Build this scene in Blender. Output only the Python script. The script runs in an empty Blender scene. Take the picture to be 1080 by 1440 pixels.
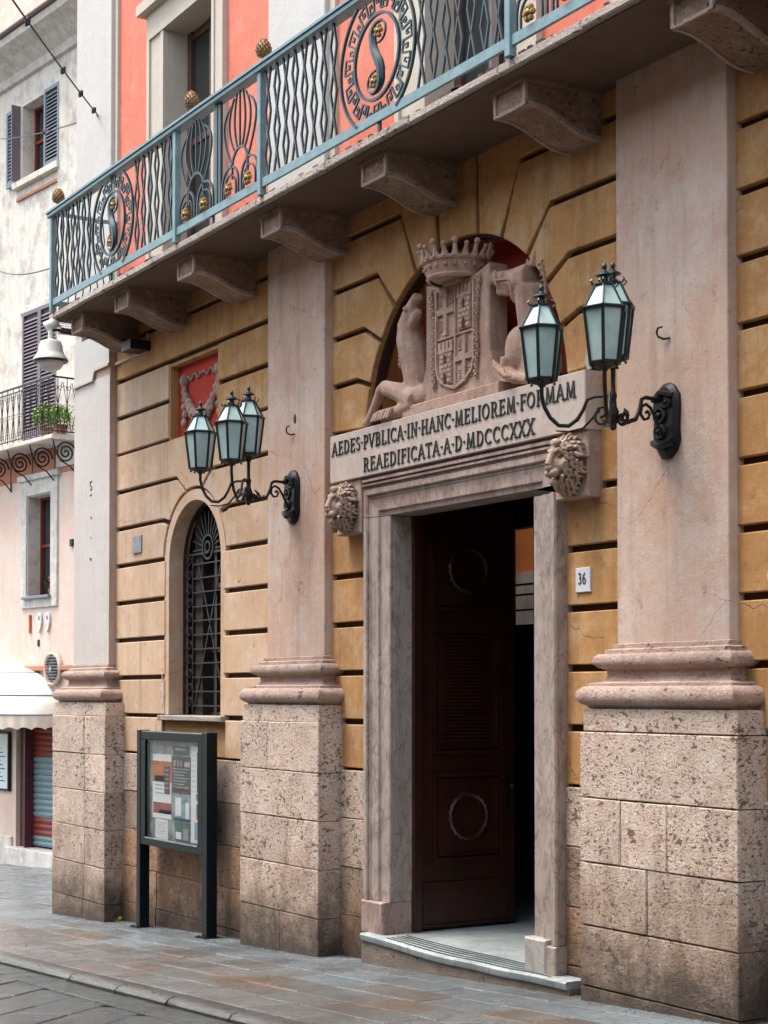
import bpy, bmesh, math, random
from math import sin, cos, pi, radians, sqrt, atan2
from mathutils import Vector, Matrix
random.seed(7)
S = bpy.context.scene
COL = S.collection

# ------------------------------------------------------------------ camera
cam_d = bpy.data.cameras.new('camera'); cam = bpy.data.objects.new('camera', cam_d); COL.objects.link(cam)
S.camera = cam
YAW, PIT = radians(31.585), radians(1.483)
fw = Vector((-cos(YAW)*cos(PIT), sin(YAW)*cos(PIT), sin(PIT)))
rt = fw.cross(Vector((0, 0, 1))).normalized(); up = rt.cross(fw)
cam.matrix_world = Matrix(((rt.x, up.x, -fw.x, 0.0), (rt.y, up.y, -fw.y, -7.3023), (rt.z, up.z, -fw.z, 2.45), (0, 0, 0, 1)))
cam_d.sensor_fit = 'VERTICAL'; cam_d.sensor_height = 36; cam_d.lens = 2325/1440*36
cam_d.shift_y = (915.4-720)/1440
cam_d.clip_start = 0.1; cam_d.clip_end = 500

# ------------------------------------------------------------------ light
SUN_EL, SUN_AZ = radians(70), radians(215)      # azimuth clockwise from +Y: light comes from the street side
w = bpy.data.worlds.new('World'); S.world = w; w.use_nodes = True
nt = w.node_tree; bg = nt.nodes['Background']
sky = nt.nodes.new('ShaderNodeTexSky'); sky.sky_type = 'NISHITA'; sky.sun_disc = False
sky.sun_elevation = SUN_EL; sky.sun_rotation = SUN_AZ
sky.air_density = 1.6; sky.dust_density = 4.0; sky.ozone_density = 1.2
hs = nt.nodes.new('ShaderNodeHueSaturation'); hs.inputs['Saturation'].default_value = 0.62
nt.links.new(sky.outputs[0], hs.inputs['Color']); nt.links.new(hs.outputs[0], bg.inputs['Color'])
bg.inputs['Strength'].default_value = 0.15
sd = bpy.data.lights.new('sun', 'SUN'); sun = bpy.data.objects.new('sun', sd); COL.objects.link(sun)
sd.energy = 1.5; sd.angle = radians(22); sd.color = (1.0, 0.91, 0.80)
sdir = Vector((sin(SUN_AZ)*cos(SUN_EL), cos(SUN_AZ)*cos(SUN_EL), sin(SUN_EL)))
sun.rotation_euler = sdir.to_track_quat('Z', 'Y').to_euler(); sun.location = sdir*60
S.view_settings.view_transform = 'Standard'; S.view_settings.look = 'None'
S.view_settings.gamma = 1; S.view_settings.use_curve_mapping = False
S.view_settings.exposure = 1.62
S.render.engine = 'CYCLES'
S.render.resolution_x = 768; S.render.resolution_y = 1024

# ------------------------------------------------------------------ materials
class NT:
    def __init__(s, name):
        s.m = bpy.data.materials.new(name); s.m.use_nodes = True; s.t = s.m.node_tree
        s.b = s.t.nodes['Principled BSDF']
    def n(s, typ, **kw):
        nd = s.t.nodes.new(typ)
        for k, v in kw.items():
            if k.startswith('i_'): nd.inputs[k[2:].replace('_', ' ')].default_value = v
            else: setattr(nd, k, v)
        return nd
    def l(s, a, b): s.t.links.new(a, b)
    def pos(s, sx=1, sy=1, sz=1):
        g = s.n('ShaderNodeNewGeometry'); m = s.n('ShaderNodeMapping'); m.inputs['Scale'].default_value = (sx, sy, sz)
        s.l(g.outputs['Position'], m.inputs['Vector']); return m.outputs[0]
    def noise(s, vec, scale, detail=4, rough=.6, lo=.35, hi=.65):
        t = s.n('ShaderNodeTexNoise'); t.inputs['Scale'].default_value = scale; t.inputs['Detail'].default_value = detail
        t.inputs['Roughness'].default_value = rough; s.l(vec, t.inputs['Vector'])
        return s.rng(t.outputs['Fac'], lo, hi)
    def rng(s, v, lo, hi, a=0, b=1):
        r = s.n('ShaderNodeMapRange'); s.l(v, r.inputs['Value'])
        for i, x in zip(('From Min', 'From Max', 'To Min', 'To Max'), (lo, hi, a, b)): r.inputs[i].default_value = x
        return r.outputs[0]
    def math(s, op, a, b=0.0):
        m = s.n('ShaderNodeMath', operation=op)
        for i, x in enumerate((a, b)):
            if isinstance(x, (int, float)): m.inputs[i].default_value = x
            else: s.l(x, m.inputs[i])
        return m.outputs[0]
    def mix(s, f, a, b, mode='MIX'):
        m = s.n('ShaderNodeMix', data_type='RGBA', blend_type=mode)
        for i, x in ((0, f), (6, a), (7, b)):
            if isinstance(x, (int, float)): m.inputs[i].default_value = x
            elif isinstance(x, tuple): m.inputs[i].default_value = (*x, 1) if len(x) == 3 else x
            else: s.l(x, m.inputs[i])
        return m.outputs[2]
    def bump(s, h, strength=.3, dist=.01):
        b = s.n('ShaderNodeBump'); b.inputs['Strength'].default_value = strength; b.inputs['Distance'].default_value = dist
        s.l(h, b.inputs['Height']); s.l(b.outputs[0], s.b.inputs['Normal'])
    def rand(s): return s.n('ShaderNodeObjectInfo').outputs['Random']
    def done(s, col=None, rough=.8, metal=0, spec=None):
        if col is not None:
            if isinstance(col, tuple): s.b.inputs['Base Color'].default_value = (*col, 1)
            else: s.l(col, s.b.inputs['Base Color'])
        if isinstance(rough, (int, float)): s.b.inputs['Roughness'].default_value = rough
        else: s.l(rough, s.b.inputs['Roughness'])
        s.b.inputs['Metallic'].default_value = metal
        if spec is not None: s.b.inputs['Specular IOR Level'].default_value = spec
        return s.m

def ground_height(s):
    """height of the shading point above the sloping street"""
    g = s.n('ShaderNodeNewGeometry'); x = s.n('ShaderNodeSeparateXYZ'); s.l(g.outputs['Position'], x.inputs[0])
    gx = s.math('MULTIPLY', s.math('ADD', x.outputs[0], 14.57), .0555)
    return s.math('SUBTRACT', x.outputs[2], gx)

def plaster(name, c1, c2, c3=None, sc=1.0, bump=.3, rand_amt=.12, stain=.25, flecks=0.0, cracks=0.0):
    s = NT(name); p = s.pos()
    f = s.noise(p, 1.3*sc, 7, .7, .36, .64); c = s.mix(f, c1, c2)
    if c3: c = s.mix(s.math('MULTIPLY', s.noise(p, 2.3*sc, 9, .74, .48, .64), .85), c, c3)
    dk = tuple(x*.38 for x in c1)
    st = s.noise(s.pos(3.8, 3.8, .38), 1.7, 6, .7, .5, .74)          # vertical run-off streaks
    c = s.mix(s.math('MULTIPLY', st, stain), c, dk)
    st2 = s.noise(s.pos(14, 14, .8), 1.5, 5, .7, .56, .74)
    c = s.mix(s.math('MULTIPLY', st2, stain*.8), c, tuple(x*.5 for x in c1))
    lt = s.noise(s.pos(9, 9, 1.2), 1.3, 5, .7, .58, .76)
    c = s.mix(s.math('MULTIPLY', lt, stain*.6), c, tuple(min(.8, x*1.35+.05) for x in c1))
    fine = s.noise(p, 38, 4, .65, .3, .7)
    c = s.mix(s.math('MULTIPLY', fine, .2), c, tuple(x*.5 for x in c1))
    h = s.math('ADD', s.math('MULTIPLY', s.noise(p, 60, 6, .7, .2, .8), .5), s.noise(p, 6, 6, .6, .2, .8))
    if flecks:
        fl = s.noise(p, 9, 10, .78, .585, .64)
        c = s.mix(s.math('MULTIPLY', fl, flecks), c, tuple(x*.38 for x in c1))
        fl2 = s.noise(p, 26, 6, .7, .64, .69)
        c = s.mix(s.math('MULTIPLY', fl2, flecks), c, tuple(x*.25 for x in c1))
        h = s.math('SUBTRACT', h, s.math('MULTIPLY', s.math('MAXIMUM', fl, fl2), .5))
    if cracks:
        wn = s.n('ShaderNodeTexNoise'); wn.inputs['Scale'].default_value = 2.5; wn.inputs['Detail'].default_value = 7; s.l(p, wn.inputs['Vector'])
        ad = s.n('ShaderNodeMix', data_type='VECTOR'); ad.inputs[0].default_value = .35; s.l(p, ad.inputs[4]); s.l(wn.outputs['Color'], ad.inputs[5])
        v = s.n('ShaderNodeTexVoronoi', feature='DISTANCE_TO_EDGE'); v.inputs['Scale'].default_value = 1.5; s.l(ad.outputs[1], v.inputs['Vector'])
        cr = s.math('MULTIPLY', s.rng(v.outputs['Distance'], .006, .0015), s.noise(p, .9, 4, .6, .5, .62))
        c = s.mix(s.math('MULTIPLY', cr, cracks), c, tuple(x*.22 for x in c1)); h = s.math('SUBTRACT', h, cr)
    r = s.rng(s.rand(), 0, 1, 1-rand_amt, 1+rand_amt)
    hv = s.n('ShaderNodeHueSaturation'); s.l(c, hv.inputs['Color']); s.l(r, hv.inputs['Value'])
    s.bump(h, bump, .014)
    return s.done(hv.outputs[0], .88)

def pitted(name, c1, c2, c3, pit=1.0, damp=1.0):
    s = NT(name); p = s.pos()
    c = s.mix(s.noise(p, 1.8, 7, .7, .38, .62), c1, c2)
    c = s.mix(s.math('MULTIPLY', s.noise(p, 4.3, 9, .75, .48, .64), .85), c, c3)
    c = s.mix(s.math('MULTIPLY', s.noise(p, 1.1, 8, .72, .56, .68), .35), c, tuple(x*.5 for x in c2))
    grain = s.noise(p, 55, 5, .75, .38, .62)
    c = s.mix(s.math('MULTIPLY', grain, .38), c, tuple(x*.42 for x in c1))
    pale = s.noise(p, 24, 6, .7, .52, .66)
    c = s.mix(s.math('MULTIPLY', pale, .35), c, (.56, .5, .45))
    # holes of a porous limestone, two sizes
    hol = None
    q = s.pos(1, 1, 1.7)
    for sc, dt, lo, nm in ((11, 7, .625, 1.3), (24, 5, .615, 2.6), (52, 4, .625, 5.0)):
        n_ = s.n('ShaderNodeTexNoise'); n_.inputs['Scale'].default_value = sc; n_.inputs['Detail'].default_value = dt
        n_.inputs['Roughness'].default_value = .62; n_.inputs['Distortion'].default_value = .5; s.l(q, n_.inputs['Vector'])
        m = s.noise(p, nm, 4, .6, .35, .62)
        d = s.math('ADD', n_.outputs['Fac'], s.math('MULTIPLY', m, .085*pit))
        d = s.rng(d, lo+.03, lo+.055)
        hol = d if hol is None else s.math('MAXIMUM', hol, d)
    v = s.n('ShaderNodeTexVoronoi'); v.inputs['Scale'].default_value = 31; s.l(q, v.inputs['Vector'])
    d = s.rng(s.math('SUBTRACT', s.math('MULTIPLY', s.noise(p, 3.0, 4, .6, .4, .6), .26*pit), v.outputs['Distance']), 0, .05)
    hol = s.math('MAXIMUM', hol, d)
    rust = s.noise(p, 2.6, 8, .75, .60, .72)
    c = s.mix(s.math('MULTIPLY', rust, .55), c, (.36, .19, .085))
    c = s.mix(s.math('MULTIPLY', hol, .82), c, (.06, .042, .033))
    gh = ground_height(s)
    if damp:
        e = s.math('ADD', gh, s.rng(s.noise(s.pos(2.4, 2.4, 1.0), 1.6, 8, .75, .25, .75), 0, 1, .7, -1.0))
        dm = s.rng(e, 1.0, -.1)
        c = s.mix(s.math('MULTIPLY', dm, .72*damp), c, (.185, .105, .055))
        e2 = s.math('ADD', gh, s.rng(s.noise(p, 3.2, 7, .75, .25, .75), 0, 1, .3, -.42))
        c = s.mix(s.math('MULTIPLY', s.rng(e2, .5, .0), .85*damp), c, (.035, .024, .018))
    r = s.rng(s.rand(), 0, 1, .80, 1.14)
    hv = s.n('ShaderNodeHueSaturation'); s.l(c, hv.inputs['Color']); s.l(r, hv.inputs['Value'])
    h = s.math('SUBTRACT', s.math('ADD', s.math('MULTIPLY', grain, .35), s.noise(p, 9, 6, .65, .2, .8)), s.math('MULTIPLY', hol, 1.6))
    s.bump(h, .75, .025)
    return s.done(hv.outputs[0], .85)

def marble(name, c1, c2, vein, sc=1.0, rough=.5, grime=(.12, .085, .07), ga=.5):
    s = NT(name); p = s.pos(1, 1, .55)
    wn = s.n('ShaderNodeTexNoise'); wn.inputs['Scale'].default_value = 2.2*sc; wn.inputs['Detail'].default_value = 8; s.l(p, wn.inputs['Vector'])
    wn.inputs['Distortion'].default_value = 1.6
    c = s.mix(s.rng(wn.outputs['Fac'], .35, .65), c1, c2)
    n2 = s.n('ShaderNodeTexNoise'); n2.inputs['Scale'].default_value = 3.4*sc; n2.inputs['Detail'].default_value = 10
    n2.inputs['Distortion'].default_value = 2.5; s.l(p, n2.inputs['Vector'])
    v = s.rng(s.math('ABSOLUTE', s.math('SUBTRACT', n2.outputs['Fac'], .5)), .035, .0)
    c = s.mix(s.math('MULTIPLY', v, .6), c, vein)
    g = s.noise(s.pos(2, 2, 1), 5, 9, .75, .5, .7)
    c = s.mix(s.math('MULTIPLY', g, ga), c, grime)
    s.bump(s.noise(s.pos(), 30, 6, .7, .2, .8), .2, .006)
    return s.done(c, rough)

def simple(name, c, rough=.5, metal=0, var=.25, sc=20, bump=.1, spec=None, c2=None):
    s = NT(name); p = s.pos()
    cc = s.mix(s.math('MULTIPLY', s.noise(p, sc, 6, .7, .35, .7), 1 if c2 else var), c, c2 if c2 else tuple(x*.4 for x in c))
    if bump: s.bump(s.noise(p, sc*3, 5, .6, .2, .8), bump, .004)
    return s.done(cc, rough, metal, spec)

M = {}
M['ochre'] = plaster('ochre_plaster', (.49, .265, .095), (.41, .205, .07), (.56, .37, .21), sc=1.3, rand_amt=.08, stain=.6, flecks=.55, cracks=.7)
M['ochre_pale'] = plaster('pale_ochre_plaster', (.61, .425, .285), (.54, .35, .215), (.64, .50, .39), rand_amt=.07, stain=.5, flecks=.5, cracks=.6)
M['shaded_mortar'] = plaster('shaded_joint_plaster', (.055, .025, .012), (.035, .017, .009), rand_amt=0)  # joint colour taken near black, with the groove shade painted in
M['pink_plaster'] = plaster('pinkish_plaster', (.56, .42, .34), (.53, .335, .25), (.61, .51, .45), sc=.7, rand_amt=.0, stain=.42, flecks=.45, cracks=.6)
M['white_paint'] = plaster('pale_grey_wall_paint', (.50, .49, .475), (.46, .445, .43), rand_amt=0, stain=.12)
M['cream'] = plaster('cream_stone_trim', (.50, .45, .385), (.45, .40, .34), rand_amt=0, stain=.12)
M['coral'] = plaster('coral_wall_paint', (.60, .145, .09), (.54, .175, .12), (.64, .22, .16), rand_amt=0, stain=.2, flecks=.12, cracks=.3)
M['stone'] = pitted('porous_limestone', (.74, .585, .49), (.64, .47, .37), (.79, .70, .63))
M['stone_brown'] = pitted('stained_porous_limestone', (.52, .31, .18), (.40, .22, .12), (.56, .42, .32), pit=.8, damp=1.0)
M['stone_mid'] = pitted('rusty_porous_limestone', (.44, .335, .26), (.38, .26, .18), (.48, .40, .34))
M['base'] = pitted('moulded_base_stone', (.52, .37, .31), (.43, .29, .235), (.60, .48, .42), pit=.25, damp=0)
M['bracket'] = pitted('bracket_stone', (.42, .275, .19), (.28, .18, .125), (.54, .37, .27), pit=.45, damp=0)
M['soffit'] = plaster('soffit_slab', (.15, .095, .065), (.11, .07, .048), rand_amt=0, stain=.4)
M['slab_edge'] = pitted('balcony_slab_marble', (.55, .49, .44), (.47, .39, .33), (.60, .52, .47), pit=.35, damp=0)
M['marble'] = marble('veined_marble', (.40, .335, .295), (.29, .235, .205), (.13, .085, .072), ga=.7)
M['marble_red'] = marble('reddish_veined_marble', (.39, .295, .26), (.28, .185, .16), (.13, .075, .06), ga=.7)
M['marble_new'] = marble('grey_marble', (.38, .365, .345), (.30, .285, .27), (.18, .17, .16), ga=.3)
M['plaque'] = marble('inscribed_marble', (.52, .435, .385), (.47, .385, .335), (.40, .29, .25), rough=.6, ga=.18)
M['carved'] = plaster('carved_pink_stone', (.48, .315, .24), (.40, .245, .18), (.56, .43, .36), sc=3, bump=.6, rand_amt=0, stain=.6, flecks=.45)
M['carved_mane'] = plaster('carved_grey_pink_stone', (.44, .32, .26), (.33, .225, .175), (.50, .41, .35), sc=3, bump=.6, rand_amt=0, stain=.6, flecks=.4)
M['red'] = plaster('red_niche_paint', (.50, .035, .012), (.40, .035, .016), rand_amt=0, stain=.2)
M['letters'] = simple('lettering_paint', (.018, .028, .026), .6)
M['iron'] = simple('black_wrought_iron', (.018, .017, .018), .42, .6, bump=.3, sc=30)
M['grille_iron'] = simple('dusty_grey_iron', (.028, .03, .032), .5, .3, sc=30)
M['iron_blue'] = simple('blue_black_iron', (.010, .028, .036), .4, .2, bump=.15, c2=(.016, .05, .06), sc=6)
M['rail_blue'] = simple('light_blue_painted_iron', (.155, .265, .30), .45, 0, sc=9, bump=.3, c2=(.10, .17, .19))
M['gold'] = simple('old_gold', (.26, .15, .045), .4, .7, sc=40, bump=.4)
M['cone'] = simple('bronze_cone', (.22, .13, .06), .45, .6, sc=60, bump=.8)
M['lamp_frame'] = simple('lantern_frame', (.012, .026, .03), .38, .3, sc=25)
s = NT('frosted_glass'); p = s.pos()
s.done(s.mix(s.noise(p, 7, 4, .6, .3, .7), (.44, .58, .56), (.30, .42, .41)), .1, 0, .6)
s.b.inputs['Coat Weight'].default_value = .3
M['frosted'] = s.m
s = NT('glass_pane'); s.done((1, 1, 1), .0)
s.b.inputs['Transmission Weight'].default_value = 1.0; s.b.inputs['IOR'].default_value = 1.12; M['glass'] = s.m
M['dark_glass'] = simple('dark_window_glass', (.02, .024, .026), .08, 0, bump=0, spec=.6)
M['wood'] = simple('dark_red_varnished_wood', (.045, .011, .006), .33, 0, sc=5, bump=.3, c2=(.016, .006, .005))
M['brown_wood'] = simple('brown_window_wood', (.09, .04, .028), .5, 0, sc=12, c2=(.05, .024, .02))
M['wood_red'] = simple('red_brown_wood', (.20, .03, .012), .5, 0, sc=12)
M['board'] = simple('dark_green_blue_enamel', (.003, .009, .012), .3, 0, spec=.18, sc=8, bump=.05)
M['grey_house'] = plaster('tan_house_render', (.27, .185, .12), (.23, .155, .10), rand_amt=0)  # tone chosen for the warm light it bounces onto the facade
M['interior'] = simple('interior_plaster', (.75, .25, .06), .8, 0, sc=2)
M['dark_room'] = simple('dark_room', (.02, .012, .01), .9, 0, sc=2, bump=0)  # near-black colour stands in for the missing light inside rooms
M['step_top'] = marble('worn_white_marble', (.36, .41, .42), (.26, .30, .31), (.15, .17, .18), rough=.28, ga=.4)
M['step_side'] = pitted('step_stone', (.36, .31, .27), (.30, .25, .215), (.42, .37, .33), pit=.3, damp=.45)
M['rubber'] = simple('dark_green_grip_strip', (.010, .022, .024), .7)

def paving(name, cols, amt=.5, lo=.06, hi=.36, rnd=.16):
    cols = [tuple(x*.86 for x in q) for q in cols]
    s = NT(name); p = s.pos()
    c = s.mix(s.noise(p, 1.1, 8, .72, .35, .65), cols[0], cols[1])
    c = s.mix(s.math('MULTIPLY', s.noise(s.pos(.7, 1.4, 1), 1.4, 8, .7, .5, .66), amt), c, cols[2])
    c = s.mix(s.math('MULTIPLY', s.noise(p, 7, 8, .75, .5, .72), .55), c, tuple(x*.35 for x in cols[0]))
    c = s.mix(s.math('MULTIPLY', s.noise(p, 60, 4, .7, .4, .65), .45), c, tuple(x*.4 for x in cols[0]))
    r = s.rng(s.rand(), 0, 1, 1-rnd, 1+rnd)
    hv = s.n('ShaderNodeHueSaturation'); s.l(c, hv.inputs['Color']); s.l(r, hv.inputs['Value'])
    s.bump(s.math('ADD', s.noise(p, 10, 8, .75, .2, .8), s.math('MULTIPLY', s.noise(p, 60, 4, .6, .2, .8), .3)), .75, .016)
    return s.done(hv.outputs[0], s.rng(s.noise(p, 1.5, 7, .7, .35, .65), 0, 1, lo, hi))
M['pave'] = paving('wet_sidewalk_stone', [(.125, .15, .165), (.20, .235, .26), (.12, .09, .07)], .55)
M['pave_brown'] = paving('brown_sidewalk_stone', [(.115, .11, .105), (.16, .17, .175), (.16, .09, .05)], .9)
M['road'] = paving('wet_basalt_slab', [(.038, .045, .048), (.07, .08, .083), (.06, .048, .04)], .5, .04, .3)
M['kerb'] = paving('kerb_granite', [(.030, .027, .025), (.055, .052, .05), (.12, .12, .118)], .35, .06, .3)
M['pave_joint'] = simple('paving_joint_dirt', (.035, .032, .028), .7, 0, sc=20)
# far house
M['far_white'] = plaster('peeling_cream_wall', (.66, .59, .51), (.62, .60, .565), (.34, .30, .27), sc=.9, rand_amt=0, stain=.45, flecks=.6)
M['far_pink'] = plaster('pink_house_wall', (.66, .45, .36), (.66, .54, .47), (.60, .55, .50), rand_amt=0, stain=.2, flecks=.2)
M['far_roof'] = plaster('pink_roof_wall', (.72, .50, .43), (.62, .42, .36), (.74, .60, .54), sc=2, rand_amt=0, flecks=.4)
M['far_trim'] = plaster('old_grey_stucco_trim', (.60, .57, .53), (.42, .39, .36), (.70, .67, .64), sc=2, rand_amt=0, stain=.5, flecks=.7)
M['shutter_p'] = simple('purple_grey_shutter_paint', (.16, .125, .15), .6, 0, sc=8)
M['shutter_b'] = simple('blue_grey_shutter_paint', (.17, .20, .24), .6, 0, sc=8)
M['awning'] = simple('cream_awning_cloth', (.72, .69, .63), .8, 0, sc=3, var=.15)
M['awning_edge'] = simple('beige_awning_valance', (.60, .53, .44), .85, 0, sc=3, var=.2)
M['roll_red'] = simple('red_roller_shutter', (.22, .03, .02), .5, 0, sc=5)
M['roll_blue'] = simple('blue_grey_roller_shutter', (.16, .24, .26), .5, 0, sc=5)
M['sign'] = simple('pale_sign_panel', (.62, .70, .70), .4, 0, var=.1)
M['leaf'] = simple('fresh_green_leaves', (.10, .22, .02), .6, 0, sc=9, c2=(.16, .27, .03), bump=0)
M['leaf_dark'] = simple('dark_green_leaves', (.02, .06, .03), .6, 0, sc=9, bump=0)
M['flower'] = simple('red_petals', (.30, .02, .015), .6, bump=0)
M['terracotta'] = simple('terracotta', (.42, .17, .10), .8)
M['enamel'] = simple('pale_grey_enamel', (.58, .565, .52), .4, 0, sc=9, var=.15)
M['plastic_w'] = simple('white_plastic', (.66, .67, .65), .4, 0, var=.1)
M['cable'] = simple('black_cable', (.012, .012, .014), .6, bump=0)
M['paper'] = simple('white_paper', (.62, .66, .68), .6, 0, var=.08, bump=0)
def flat(name, c): M[name] = simple(name, c, .5, 0, sc=9, bump=0, c2=tuple(x*.25 for x in c))
for n_, c_ in dict(orange=(.55, .16, .02), maroon=(.10, .015, .03), darkgrey=(.045, .055, .06), skyblue=(.22, .40, .50), teal=(.05, .17, .16),
                   navy=(.015, .035, .09), pinkp=(.5, .36, .36), redp=(.33, .05, .02), greenp=(.05, .25, .15), yellow=(.65, .42, .02),
                   greyline=(.32, .36, .38), sandal=(.62, .62, .60)).items(): flat(n_, c_)

# ------------------------------------------------------------------ mesh helpers
class MB:
    def __init__(s, smooth=False): s.v = []; s.f = []; s.smooth = smooth
    def add(s, vs, fs):
        o = len(s.v); s.v += [tuple(v) for v in vs]; s.f += [tuple(i+o for i in f) for f in fs]; return s
    def box(s, x0, x1, y0, y1, z0, z1):
        return s.add([(x, y, z) for x in (x0, x1) for y in (y0, y1) for z in (z0, z1)],
                     [(0, 1, 3, 2), (4, 6, 7, 5), (0, 4, 5, 1), (2, 3, 7, 6), (0, 2, 6, 4), (1, 5, 7, 3)])
    def bbox(s, x0, x1, y0, y1, z0, z1, b=.008, j=0.0):
        """box whose -Y face is chamfered, with slightly uneven corners"""
        r = lambda: random.uniform(-j, j)
        V = []
        for x, z in ((x0, z0), (x1, z0), (x1, z1), (x0, z1)):
            sx = b if x == x0 else -b; sz = b if z == z0 else -b
            ax, az = r(), r()
            V += [(x+sx+ax, y0+r()*.5, z+sz+az), (x+ax, y0+b, z+az), (x, y1, z)]
        F = [(0, 3, 6, 9)]
        for i in range(4):
            a, c = i*3, (i*3+3) % 12
            F += [(a, a+1, c+1, c), (a+1, a+2, c+2, c+1)]
        F.append((11, 8, 5, 2))
        return s.add(V, F)
    def prism(s, poly, y0, y1, b=0.0):
        """polygon in XZ extruded from y0 (front, chamfered by b) to y1"""
        n = len(poly)
        A = sum(poly[i][0]*poly[(i+1) % n][1]-poly[(i+1) % n][0]*poly[i][1] for i in range(n))
        if A < 0: poly = poly[::-1]
        ins = []
        for i in range(n):
            p0, p1, p2 = Vector(poly[i-1]), Vector(poly[i]), Vector(poly[(i+1) % n])
            d1 = (p1-p0); d2 = (p2-p1)
            d1 = d1.normalized() if d1.length > 1e-9 else Vector((1, 0)); d2 = d2.normalized() if d2.length > 1e-9 else d1
            n1 = Vector((-d1.y, d1.x)); n2 = Vector((-d2.y, d2.x)); m = n1+n2
            k = max(.35, 1+n1.dot(n2))
            ins.append(p1+m*(b/k))
        V = [(p[0], y0, p[1]) for p in ins]+[(p[0], y0+b, p[1]) for p in poly]+[(p[0], y1, p[1]) for p in poly]
        F = [tuple(range(n)), tuple(range(3*n-1, 2*n-1, -1))]
        for i in range(n):
            k = (i+1) % n
            F += [(i, i+n, k+n, k), (i+n, i+2*n, k+2*n, k+n)]
        return s.add(V, F)
    def prism_x(s, poly, x0, x1):
        """polygon in YZ extruded along X"""
        n = len(poly)
        V = [(x0, p[0], p[1]) for p in poly]+[(x1, p[0], p[1]) for p in poly]
        return s.add(V, [tuple(range(n)), tuple(range(2*n-1, n-1, -1))]+[(i, i+n, (i+1) % n+n, (i+1) % n) for i in range(n)])
    def tube(s, path, r, n=6, closed=False, flatten=1.0):
        P = [Vector(p) for p in path]; m = len(P); rs = r if isinstance(r, (list, tuple)) else [r]*m
        rings = []
        u = None
        for i, p in enumerate(P):
            a = P[(i-1) % m] if (i > 0 or closed) else p; c = P[(i+1) % m] if (i < m-1 or closed) else p
            t = (c-a).normalized() if (c-a).length > 1e-9 else Vector((0, 0, 1))
            if u is None:
                u = t.cross(Vector((0, 1, 0)));
                if u.length < .1: u = t.cross(Vector((1, 0, 0)))
            u = (u-t*u.dot(t)); u = u.normalized() if u.length > 1e-6 else t.orthogonal().normalized()
            v = t.cross(u)
            rings.append([p+u*(rs[i]*cos(2*pi*k/n))+v*(rs[i]*flatten*sin(2*pi*k/n)) for k in range(n)])
        V = [q for R in rings for q in R]; F = []
        for i in range(m if closed else m-1):
            a, c = i*n, ((i+1) % m)*n
            F += [(a+k, a+(k+1) % n, c+(k+1) % n, c+k) for k in range(n)]
        if not closed: F += [tuple(range(n))[::-1], tuple(range((m-1)*n, m*n))]
        return s.add(V, F)
    def strip(s, path, wdt, y0, y1, closed=False):
        """flat bar following a path in XZ, width wdt in the plane, from y0 to y1"""
        P = [Vector(p) for p in path]; m = len(P); V = []
        for i, p in enumerate(P):
            a = P[(i-1) % m] if (i > 0 or closed) else p; c = P[(i+1) % m] if (i < m-1 or closed) else p
            t = (c-a); t = t.normalized() if t.length > 1e-9 else Vector((1, 0)); nn = Vector((-t.y, t.x))*wdt/2
            for q in (p+nn, p-nn): V += [(q.x, y0, q.y), (q.x, y1, q.y)]
        F = []
        for i in range(m if closed else m-1):
            a, c = i*4, ((i+1) % m)*4
            F += [(a, a+2, c+2, c), (a+1, c+1, c+3, a+3), (a, c, c+1, a+1), (a+2, a+3, c+3, c+2)]
        if not closed: F += [(0, 1, 3, 2), (m*4-4, m*4-2, m*4-1, m*4-3)]
        return s.add(V, F)
    def lathe(s, prof, cx=0, cy=0, cz=0, n=16, ax='z', rot=0):
        V = []
        for r, h in prof:
            for k in range(n):
                a = 2*pi*k/n+rot
                if ax == 'z': V.append((cx+r*cos(a), cy+r*sin(a), cz+h))
                else: V.append((cx+r*cos(a), cy+h, cz+r*sin(a)))
        m = len(prof); F = [(i*n+k, i*n+(k+1) % n, (i+1)*n+(k+1) % n, (i+1)*n+k) for i in range(m-1) for k in range(n)]
        F += [tuple(range(n))[::-1], tuple(range((m-1)*n, m*n))]
        return s.add(V, F)
    def ball(s, c, r, n=8, sc=(1, 1, 1)):
        m = max(4, n//2+1); V = []; F = []
        for i in range(m+1):
            th = pi*i/m
            for k in range(n):
                a = 2*pi*k/n; V.append((c[0]+r*sc[0]*sin(th)*cos(a), c[1]+r*sc[1]*sin(th)*sin(a), c[2]+r*sc[2]*cos(th)))
        for i in range(m):
            F += [(i*n+k, (i+1)*n+k, (i+1)*n+(k+1) % n, i*n+(k+1) % n) for k in range(n)]
        return s.add(V, F)
    def mesh(s, name, m, off=(0, 0, 0)):
        me = bpy.data.meshes.new(name)
        me.from_pydata([(v[0]-off[0], v[1]-off[1], v[2]-off[2]) for v in s.v], [], s.f)
        bm = bmesh.new(); bm.from_mesh(me)
        bmesh.ops.remove_doubles(bm, verts=bm.verts, dist=1e-5)
        bmesh.ops.recalc_face_normals(bm, faces=bm.faces); bm.to_mesh(me); bm.free()
        if s.smooth:
            me.polygons.foreach_set('use_smooth', [True]*len(me.polygons))
            try: me.set_sharp_from_angle(angle=radians(40))
            except Exception: pass
        me.materials.append(M[m] if isinstance(m, str) else m)
        return me
    def build(s, name, m, parent=None, label=None, kind=None):
        off = (0, 0, 0); q = parent
        if parent is not None and parent.get('_o'): off = tuple(parent['_o'])
        me = s.mesh(name, m, off); o = bpy.data.objects.new(name, me); COL.objects.link(o)
        if parent is not None:
            o.parent = parent
            o['_o'] = off
        if label: o['label'] = label
        if kind: o['kind'] = kind
        return o

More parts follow.
